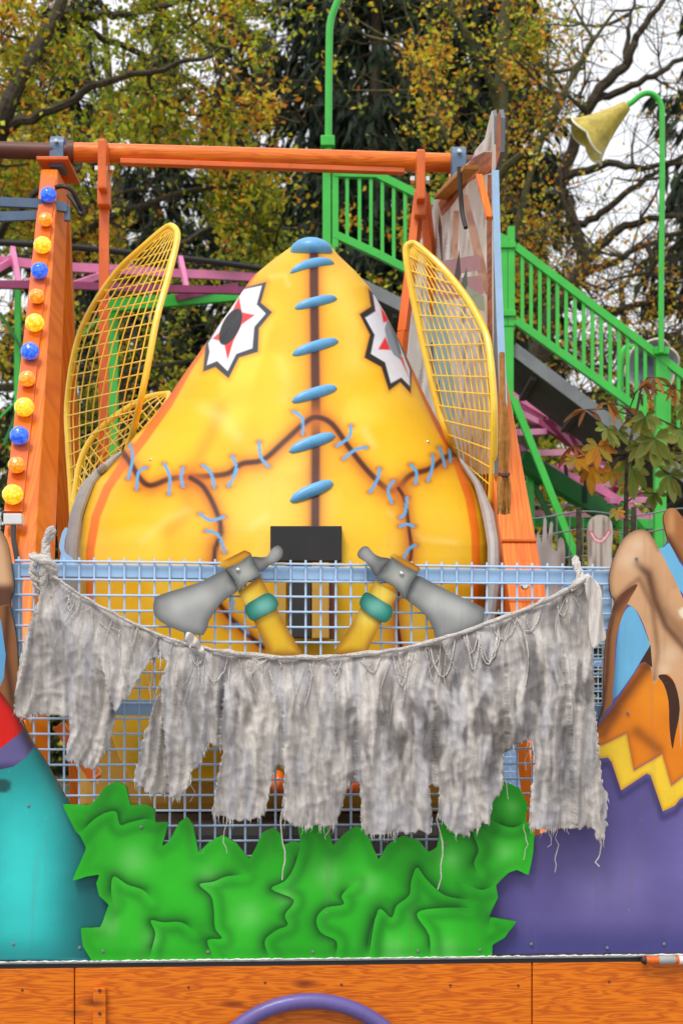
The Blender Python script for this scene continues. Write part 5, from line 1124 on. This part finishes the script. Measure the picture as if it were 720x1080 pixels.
def board_bush():
    L = [(98, 1012), (89, 997), (87, 978), (107, 977), (116, 954), (106, 944), (103, 931), (106, 922), (92, 924), (78, 928), (91, 898), (92, 893), (86, 881), (81, 876), (74, 862), (68, 848), (95, 849), (103, 843), (112, 830), (124, 824), (134, 829), (139, 849), (154, 848), (164, 853), (165, 867), (178, 867), (175, 881), (172, 892), (180, 886), (190, 867), (198, 861.5), (204, 869), (210, 898), (221, 888), (235, 880.5), (250, 889), (263, 905), (270, 894), (277, 878), (288, 873), (296, 879), (299, 891), (309, 887), (317, 888), (314, 870), (317, 863), (335, 869), (346, 872), (351, 891), (363, 879), (375, 871), (385, 874), (390, 886), (399, 906), (408, 891), (424, 881), (441, 886), (451, 898), (460, 893), (465, 865), (474, 871), (486, 875), (500, 872), (515, 865), (511, 850), (517, 834), (531, 824.5), (546, 831), (555, 848), (553, 866), (562, 876), (561, 898), (556, 922), (544, 917), (535, 920), (522, 933), (524, 946), (515, 966), (543, 971), (531, 988), (518, 996), (518, 1009)]
    # corners stay sharp at leaf tips
    out = []
    for i, p in enumerate(L):
        out.append(p); q = L[(i+1) % len(L)]
        if i < len(L)-1:
            a = np.array(L[i-1]); b = np.array(p); c = np.array(q); d = np.array(L[(i+2) % len(L)])
            for t in (.33, .66):
                m = .5*((2*b)+(-a+c)*t*.6+(2*a-5*b+4*c-d)*t*t*.6+(-a+3*b-3*c+d)*t**3*.6)+.5*(0)
                lin_ = b+(c-b)*t; out.append(tuple(lin_*.55+m*.45) if np.hypot(*(m-lin_)) < 6 else tuple(lin_))
    c1 = lambda pts: [(60+.472*x, 820+.472*y) for x, y in pts]; c2 = lambda pts: [(380+.472*x, 820+.472*y) for x, y in pts]
    # leaf overlap lines: dark on the right-hand side of the drawing direction
    strokes = [c1([(52, 125), (70, 108), (90, 90), (115, 77), (135, 76), (140, 95), (146, 106), (165, 100), (200, 92), (222, 96)]), c1([(128, 280), (124, 250), (130, 220), (160, 238), (195, 250), (215, 270)]), c1([(208, 405), (216, 375), (222, 345), (212, 318), (240, 322), (280, 322), (310, 342)]), c1([(352, 402), (338, 362), (370, 358), (355, 335), (352, 290), (345, 262), (320, 238), (350, 232), (380, 220), (420, 216)]),
               c1([(478, 405), (465, 365), (490, 340), (516, 328), (510, 305), (530, 272), (480, 248), (510, 230), (530, 200), (545, 150)]), c1([(620, 405), (625, 365), (590, 345), (580, 315), (600, 290), (640, 282), (636, 262), (662, 236)]), c1([(692, 395), (700, 340), (722, 290)]), c2([(18, 400), (38, 295), (68, 312), (80, 285), (108, 262), (112, 232), (125, 200), (145, 225), (180, 258), (210, 268), (248, 272)]), c2([(155, 402), (152, 350), (125, 302), (180, 290), (245, 290)]), c2([(285, 92), (320, 108), (345, 110), (370, 95)]), c2([(262, 215), (252, 190), (262, 160), (250, 125), (262, 115), (280, 112)]), c2([(240, 240), (270, 250), (300, 238)]), c2([(285, 335), (290, 312), (320, 318)])]
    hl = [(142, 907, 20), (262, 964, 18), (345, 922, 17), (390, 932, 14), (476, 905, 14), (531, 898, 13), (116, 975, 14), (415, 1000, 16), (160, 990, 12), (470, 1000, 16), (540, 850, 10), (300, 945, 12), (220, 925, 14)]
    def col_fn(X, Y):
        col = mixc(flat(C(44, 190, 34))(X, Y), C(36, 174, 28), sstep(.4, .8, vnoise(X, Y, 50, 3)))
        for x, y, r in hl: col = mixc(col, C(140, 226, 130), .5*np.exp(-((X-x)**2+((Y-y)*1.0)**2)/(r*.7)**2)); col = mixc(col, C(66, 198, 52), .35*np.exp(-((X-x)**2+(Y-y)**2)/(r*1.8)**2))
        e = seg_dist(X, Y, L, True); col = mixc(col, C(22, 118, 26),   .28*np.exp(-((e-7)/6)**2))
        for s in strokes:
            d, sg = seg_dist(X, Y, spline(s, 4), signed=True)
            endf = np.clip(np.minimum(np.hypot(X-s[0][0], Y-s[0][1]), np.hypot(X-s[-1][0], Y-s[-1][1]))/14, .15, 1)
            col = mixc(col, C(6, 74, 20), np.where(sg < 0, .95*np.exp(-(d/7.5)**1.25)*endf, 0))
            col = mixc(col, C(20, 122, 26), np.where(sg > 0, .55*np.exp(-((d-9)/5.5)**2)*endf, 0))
        return col
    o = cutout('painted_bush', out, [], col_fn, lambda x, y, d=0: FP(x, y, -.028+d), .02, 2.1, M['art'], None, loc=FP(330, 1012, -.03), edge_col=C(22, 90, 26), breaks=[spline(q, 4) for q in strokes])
    tag(o, 'bright green airbrushed leaf bush cut-out standing along the deck edge below the rags', 'painted board', 'airbrushed boards along the deck edge')
board_bush()

def board_screws():
    for o in [q for q in COL.objects if q.get('category') == 'painted board']:
        pts = {'turquoise': [(14, 996), (30, 850), (84, 1000)], 'purple,': [(560, 996), (640, 1000), (700, 996), (671, 589), (662, 752)], 'bright': [(110, 1002), (220, 1003), (330, 1003), (440, 1002), (505, 1001), (150, 872), (470, 890)]}[o['label'].split(' ')[0]]
        for x, y in pts: MB().lathe(FP(x, y, (-.029 if o['label'].startswith('bright') else -.0005)), (0, -1, 0), [(0, .0055), (.002, .005), (.003, .003)], 10).build('screw', M['steel'], o, True)
board_screws()
# ------------------------------------------------------------------ axes
def axe(label, blade, socket, cap, knob, handle, band, rivet):
    c = np.mean(socket, 0); t = thing('axe', FP(c[0], c[1], -.02), label, 'axe', 'crossed cut-out axes on the mesh')
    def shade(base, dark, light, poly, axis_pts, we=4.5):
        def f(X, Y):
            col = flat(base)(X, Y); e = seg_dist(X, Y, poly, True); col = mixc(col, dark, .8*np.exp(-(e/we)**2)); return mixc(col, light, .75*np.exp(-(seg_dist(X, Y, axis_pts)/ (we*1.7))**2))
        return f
    def piece(nm, pts, base, dark, light, axis, off, th=.016, sp=3, we=4.5):
        o_ = spline(pts, sp, True) if sp > 1 else pts
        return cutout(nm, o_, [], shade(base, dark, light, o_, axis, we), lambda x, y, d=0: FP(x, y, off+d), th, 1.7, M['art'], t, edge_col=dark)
    bc = np.mean(blade, 0); kc = np.mean(knob, 0)
    sgn = 1 if bc[0] < c[0] else -1
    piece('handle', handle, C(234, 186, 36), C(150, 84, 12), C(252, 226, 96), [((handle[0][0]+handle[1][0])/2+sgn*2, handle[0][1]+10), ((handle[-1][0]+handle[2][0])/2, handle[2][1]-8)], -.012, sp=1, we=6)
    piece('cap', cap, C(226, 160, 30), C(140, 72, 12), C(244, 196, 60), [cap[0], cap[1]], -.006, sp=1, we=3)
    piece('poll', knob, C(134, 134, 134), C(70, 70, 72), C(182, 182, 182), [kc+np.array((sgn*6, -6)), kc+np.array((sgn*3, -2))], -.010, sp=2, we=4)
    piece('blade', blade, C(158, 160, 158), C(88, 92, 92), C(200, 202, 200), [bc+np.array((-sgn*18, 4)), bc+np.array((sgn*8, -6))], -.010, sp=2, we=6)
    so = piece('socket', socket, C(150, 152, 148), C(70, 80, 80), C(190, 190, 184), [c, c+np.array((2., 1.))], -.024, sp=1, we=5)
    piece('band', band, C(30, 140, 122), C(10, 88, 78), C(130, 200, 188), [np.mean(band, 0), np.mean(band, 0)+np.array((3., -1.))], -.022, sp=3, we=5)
    MB().ell(FP(rivet[0], rivet[1], -.026), .008, .006, .008, None, 10, 8).build('rivet', M['chrome'], so, True)
axe('left axe with the cut-out blade pointing left, yellow handle and green band', [(163, 633), (166, 629), (180, 624), (212, 614), (240, 600), (246, 612), (252, 622), (240, 630), (230, 640), (220, 655), (214, 670), (190, 666), (168, 655), (162, 644)], [(238, 600), (252, 595), (265, 585), (268, 596), (276, 607), (262, 614), (252, 625), (248, 612)], [(231, 596), (234, 592), (258, 580.5), (264, 583), (266, 587), (252, 597), (239, 602)], [(265, 588), (274, 588), (282, 587), (286, 580), (293, 575.5), (298, 580), (297, 588), (291, 593), (284, 596), (276, 603), (269, 600)], [(251, 625), (275, 608), (295, 648), (320, 692), (285, 692), (268, 656)], [(259, 640), (270, 632), (282, 626), (289, 629), (293.5, 636), (291, 643), (278, 650), (267, 655), (261, 650)], (251.5, 602))
axe('right axe with the cut-out blade pointing right, yellow handle and green band', [(438, 607), (452, 613), (466, 620), (486, 630), (507, 640), (510, 645), (509, 657), (490, 668), (462, 676), (457, 664), (450, 651), (440, 641), (427, 631), (430, 620)], [(413, 588), (426, 598), (441, 604), (433, 616), (427, 632), (414, 618), (396, 610), (405, 600)], [(411, 587), (415, 583.5), (440, 597), (443, 600), (440, 606), (426, 598)], [(377, 583), (382, 577), (388, 577), (394, 584), (402, 588), (412, 590), (404, 600), (397, 608), (391, 600), (386, 593), (378, 588)], [(396, 612), (419, 628), (400, 660), (386, 690), (350, 690), (372, 656)], [(379, 635), (384, 626), (391, 627), (404, 635), (413, 641), (412.5, 651), (405, 657), (394, 652), (384, 645), (380, 640)], (423, 606))

# ------------------------------------------------------------------ hanging rags
def rags():
    top = [(44, 598), (52, 604), (66, 612), (90, 629), (130, 651), (170, 669), (210, 682), (260, 690), (320, 693), (400, 688), (460, 675), (520, 655), (570, 635), (602, 619), (612, 615)]
    right = [(617, 640), (619, 703), (621, 758), (629, 828), (635, 836), (631, 884), (623, 884), (620, 872)]
    bottom = [(594, 871), (574, 874), (553, 871), (555, 836), (559, 804), (555, 781), (546, 782), (534, 788), (527, 794), (526, 832), (516, 846), (512, 870), (506, 864), (501, 874), (489, 879), (477, 878), (460, 860), (460, 829), (450, 828), (454, 856), (452, 876), (418, 876), (386, 880), (381, 871), (379, 826), (369, 823), (365, 832), (353, 874), (346, 869), (326, 871), (307, 867), (298, 859), (302, 811), (295, 805), (290, 813), (281, 859), (262, 862), (246, 863), (227, 856), (238, 790), (223, 783), (213, 808), (206, 812), (204, 826), (192, 843), (180, 837), (167, 838), (145, 823), (157, 773), (174, 723), (181, 699), (172, 695), (163, 697), (143, 731), (128, 752), (117, 790), (105, 811), (94, 806), (75, 800), (82, 757), (55, 754), (25, 757), (22, 750), (28, 700), (34, 672), (46, 640), (51, 615)]
    pts = [tuple(p) for p in spline(top, 6)]+right+bottom; rr = random.Random(3)
    out = []                                                        # frayed edge
    m = len(pts)
    for i in range(m):
        a = np.array(pts[i]); b = np.array(pts[(i+1) % m]); L = np.hypot(*(b-a)); n = max(1, int(L/2.6)); low = i >= len(spline(top, 6))
        for k in range(n):
            p = a+(b-a)*k/n
            if low and k: nrm = np.array((-(b-a)[1], (b-a)[0]))/L; p = p+nrm*rr.gauss(0, .7 if abs((b-a)[1]) > abs((b-a)[0]) else 1.5)
            out.append(tuple(p))
    tx = np.array(top)
    def yt(X): return np.interp(X, tx[:, 0], tx[:, 1])
    slits = [((170, 672), (172, 700)), ((240, 715), (232, 800)), ((300, 735), (300, 815)), ((376, 738), (374, 830)), ((456, 730), (457, 835)), ((530, 705), (530, 795)), ((112, 700), (128, 760)), ((590, 690), (600, 860))]
    def fold(X, Y):
        h = Y-yt(X); Xs = X+16*(pn(X, Y, 44, 60, 4)-.5)+8*(pn(X, Y, 16, 30, 14)-.5)
        rad = np.arctan2(X-52, Y-600)*90; wl = sstep(215, 90, X)*sstep(300, 120, np.hypot(X-52, Y-600)); Xs = Xs*(1-wl)+rad*wl*1.2
        ridge = lambda r: 1-np.abs(2*r-1)
        r1 = pn(Xs, Y, 15, 170, 5); r2 = pn(Xs, Y, 6.5, 110, 6); big = pn(Xs, Y, 40, 150, 7)
        cr = ridge(pn(X+Y*.5, Y-X*.35, 17, 17, 61))*.6+ridge(pn(X-Y*.45, Y*.9+X*.3, 8, 11, 62))*.4
        f = .030*ridge(r1)**1.6+.010*ridge(r2)**1.3+.042*big+.008*cr**2.4
        st = np.zeros(np.shape(X))
        for (xa, ya), (xb, yb) in slits:
            xl = xa+(Y-ya)*(xb-xa)/(yb-ya); dx = X-xl; w_ = sstep(ya-12, ya+25, Y)
            st = st+w_*np.where(dx > 0, .042*np.exp(-dx/24), -.018*np.exp(dx/14))
        amp = .3+.7*sstep(2, 50, h)
        return -.052-f*amp-st*.8+.012*np.exp(-(h/7)**2)
    def ccol(X, Y):
        col = flat(C(202, 196, 191))(X, Y); h = Y-yt(X); xs = X+14*(pn(X, Y, 36, 50, 71)-.5)+6*(pn(X, Y, 12, 24, 72)-.5)
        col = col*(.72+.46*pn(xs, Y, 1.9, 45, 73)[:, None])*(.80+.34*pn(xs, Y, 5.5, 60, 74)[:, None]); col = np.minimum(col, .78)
        col = mixc(col, C(222, 216, 208), .6*sstep(.5, .8, vnoise(X, Y*.4, 14, 21)))
        col = mixc(col, C(172, 174, 184), .5*sstep(.45, .75, vnoise(X*1.3, Y*.22, 12, 31)))
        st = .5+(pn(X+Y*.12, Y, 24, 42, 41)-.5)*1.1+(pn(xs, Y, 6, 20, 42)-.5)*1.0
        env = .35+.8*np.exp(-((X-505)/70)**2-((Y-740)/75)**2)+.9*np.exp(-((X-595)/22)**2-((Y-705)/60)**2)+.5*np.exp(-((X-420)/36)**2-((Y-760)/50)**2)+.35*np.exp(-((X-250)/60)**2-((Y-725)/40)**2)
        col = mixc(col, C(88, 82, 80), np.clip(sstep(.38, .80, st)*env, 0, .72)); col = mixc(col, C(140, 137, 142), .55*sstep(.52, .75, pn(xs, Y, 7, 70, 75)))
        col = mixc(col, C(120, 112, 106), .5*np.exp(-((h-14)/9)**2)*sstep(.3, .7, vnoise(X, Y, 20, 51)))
        return col
    t = thing('rag_garland', FP(330, 690, -.08), 'torn grey gauze rags strung between two knots across the front of the mesh fence', 'rag garland')
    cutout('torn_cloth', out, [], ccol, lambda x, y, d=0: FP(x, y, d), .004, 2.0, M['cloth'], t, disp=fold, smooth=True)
    cc = lambda mb, nm, parent=t: None
    gauze = paint('gauze_fibre', C(208, 202, 196), .95, .14, 30, bump=.4); gauze3 = paint('hem_gauze', C(200, 193, 188), .95, .22, 26, bump=.9, dirt=.6, dcol=C(110, 102, 98)); gauze2 = paint('dull_gauze', C(176, 171, 168), .95, .2, 30, bump=.4)
    tp = spline(top, 6); up = tp[4:]
    hem = MB(); ps = [FP(x, y+1.5+rr.gauss(0, .5), -.075-.01*math.sin(x/9)) for x, y in up]; hem.tube(ps, [(.0085 if 230 < x else .0055)*(.75+.6*noise.noise((x/7, 0, 0))+rr.uniform(0, .35)) for x, y in up], 8); hem.build('rolled_hem', gauze3, t, True)
    # loose fibres: drips from the hem, loops, and long threads
    fb = MB()
    for k in range(90):
        x = rr.uniform(60, 612); y = float(yt(x))+rr.uniform(-2, 16); L = rr.uniform(10, 90)*(rr.random()**.6+.15); dx = rr.gauss(-2, 7); n = 6
        q = []
        for i in range(n+1):
            f = i/n; X_ = x+dx*f+7*math.sin(f*3.2+k)*rr.uniform(.7, 1); Y_ = y+L*f; q.append(FP(X_, Y_, float(fold(np.array([X_]), np.array([Y_]))[0])-.006-.004*math.sin(f*3)))
        if Y_ < 770: fb.tube(q, [rr.uniform(.0009, .0019)*(2.0 if k % 7 == 0 else 1)*(1-.6*i/n) for i in range(n+1)], 4, False)
    for k in range(16):                                             # sagging loops under the hem
        x = rr.uniform(190, 600); w_ = rr.uniform(8, 26); dp_ = rr.uniform(14, 46); q = []
        for i in range(9):
            f = i/8; X_ = x+w_*f; Y_ = float(yt(X_))+6+dp_*4*f*(1-f)*rr.uniform(.9, 1.1)+f*rr.uniform(-3, 10)*.3; q.append(FP(X_, Y_, float(fold(np.array([X_]), np.array([Y_]))[0])-.007))
        fb.tube(q, rr.uniform(.0012, .0032), 4, False)
    tag(fb.build('loose_fibres', gauze3, t), kind='stuff')
    fr = MB()
    for i in range(0, m):                                           # fringe along the lower edges
        a = np.array(pts[i]); b = np.array(pts[(i+1) % m])
        if i < len(tp): continue
        L = np.hypot(*(b-a))
        for k in range(int(L/2.6*rr.random()**1.5+.15)):
            p = a+(b-a)*rr.random(); ln = rr.uniform(2, 9) if abs((b-a)[0]) > abs((b-a)[1]) else rr.uniform(1, 5); d = float(fold(np.array([p[0]]), np.array([p[1]-2]))[0])
            fr.tube([FP(p[0], p[1]-2, d), FP(p[0]+rr.gauss(0, .5), p[1]+ln*.5, d-.003), FP(p[0]+rr.gauss(0, 1.1), p[1]+ln, d+.002)], [.0013, .001, .0005], 3, False)
    tag(fr.build('frayed_fringe', gauze, t), kind='stuff')
    for x, y0, y1, r in ((299, 855, 926, .0022), (463, 850, 936, .0022), (240, 858, 898, .0016), (627, 880, 912, .0026), (583, 868, 918, .0014), (553, 780, 812, .0018), (530, 785, 842, .0016), (163, 690, 742, .002), (159, 690, 728, .0016), (576, 870, 892, .0016), (551, 868, 905, .0014), (345, 868, 884, .0016), (107, 808, 826, .0014), (205, 820, 845, .0014)):
        th = MB(); q = [FP(x+rr.gauss(0, 1.0)+2.2*math.sin(i*.9+x), y0+(y1-y0)*i/7, -.075) for i in range(8)]; th.tube(q, [r*(1.2-.07*i)*rr.uniform(.7, 1.3) for i in range(8)], 5, False); th.build('thread', gauze, t, True)
    # knots and tails
    def ragrope(mb, pts, rad, n=12):
        sp_ = spline(pts, 4); rs_ = np.interp(np.linspace(0, 1, len(sp_)), np.linspace(0, 1, len(rad)), rad)
        for o_ in range(3):
            q = [FP(x+2.2*math.sin(i*.55+o_*2.1), y+1.6*math.cos(i*.7+o_*2.1), of-.006*math.cos(i*.6+o_*2.1)) for i, (x, y, of) in enumerate(sp_)]
            mb.tube(q, [r_*(.62+.3*noise.noise((i*.6, o_*5.1, r_*99))) for i, r_ in enumerate(rs_)], 8)
    k1 = MB(); ragrope(k1, [(47, 628, -.06), (51, 610, -.07), (53, 598, -.075), (51, 586, -.055), (52, 575, -.05), (56, 565, -.05), (58, 559, -.045)], [.016, .022, .022, .015, .013, .018, .010]); ragrope(k1, [(37, 588, -.05), (45, 591, -.085), (55, 596, -.09), (61, 605, -.075), (58, 616, -.06)], [.010, .017, .020, .016, .009]); ragrope(k1, [(44, 594, -.08), (40, 603, -.085), (43, 614, -.08), (48, 626, -.075)], [.010, .014, .012, .006])
    k1.build('knot', gauze3, t, True, sharp=80)
    k2 = MB(); ragrope(k2, [(605, 630, -.06), (608, 614, -.068), (607, 603, -.06), (606, 594, -.02), (607, 588, .02)], [.014, .015, .010, .011, .010]); ragrope(k2, [(598, 624, -.08), (607, 615, -.09), (615, 612, -.088), (620, 621, -.08)], [.010, .016, .015, .010]); k2.build('knot', gauze3, t, True, sharp=80)
    tl = [(611, 613), (620, 616), (626, 632), (628, 655), (631, 676), (624, 681), (617, 686), (614, 668), (613, 645), (609, 628)]
    cutout('ribbon_tail', spline(tl, 4, True), [], lambda X, Y: flat(C(222, 216, 210))(X, Y)*(.75+.4*pn(X, Y, 2.5, 30, 5)[:, None]), lambda x, y, d=0: FP(x, y, -.15+.014*math.sin(x/2.4+y/30)+d), .004, 1.8, M['cloth'], t, smooth=True)
    fl = [(200, 669), (207, 671), (214, 680), (220, 690), (218, 693), (210, 686), (206, 680), (204, 686), (199, 678)]
    cutout('ribbon_tail', spline(fl, 3, True), [], lambda X, Y: flat(C(214, 208, 202))(X, Y), lambda x, y, d=0: FP(x, y, -.105+.01*math.sin(x/2+y/3)+d), .005, 1.8, M['cloth'], t, smooth=True)
rags()
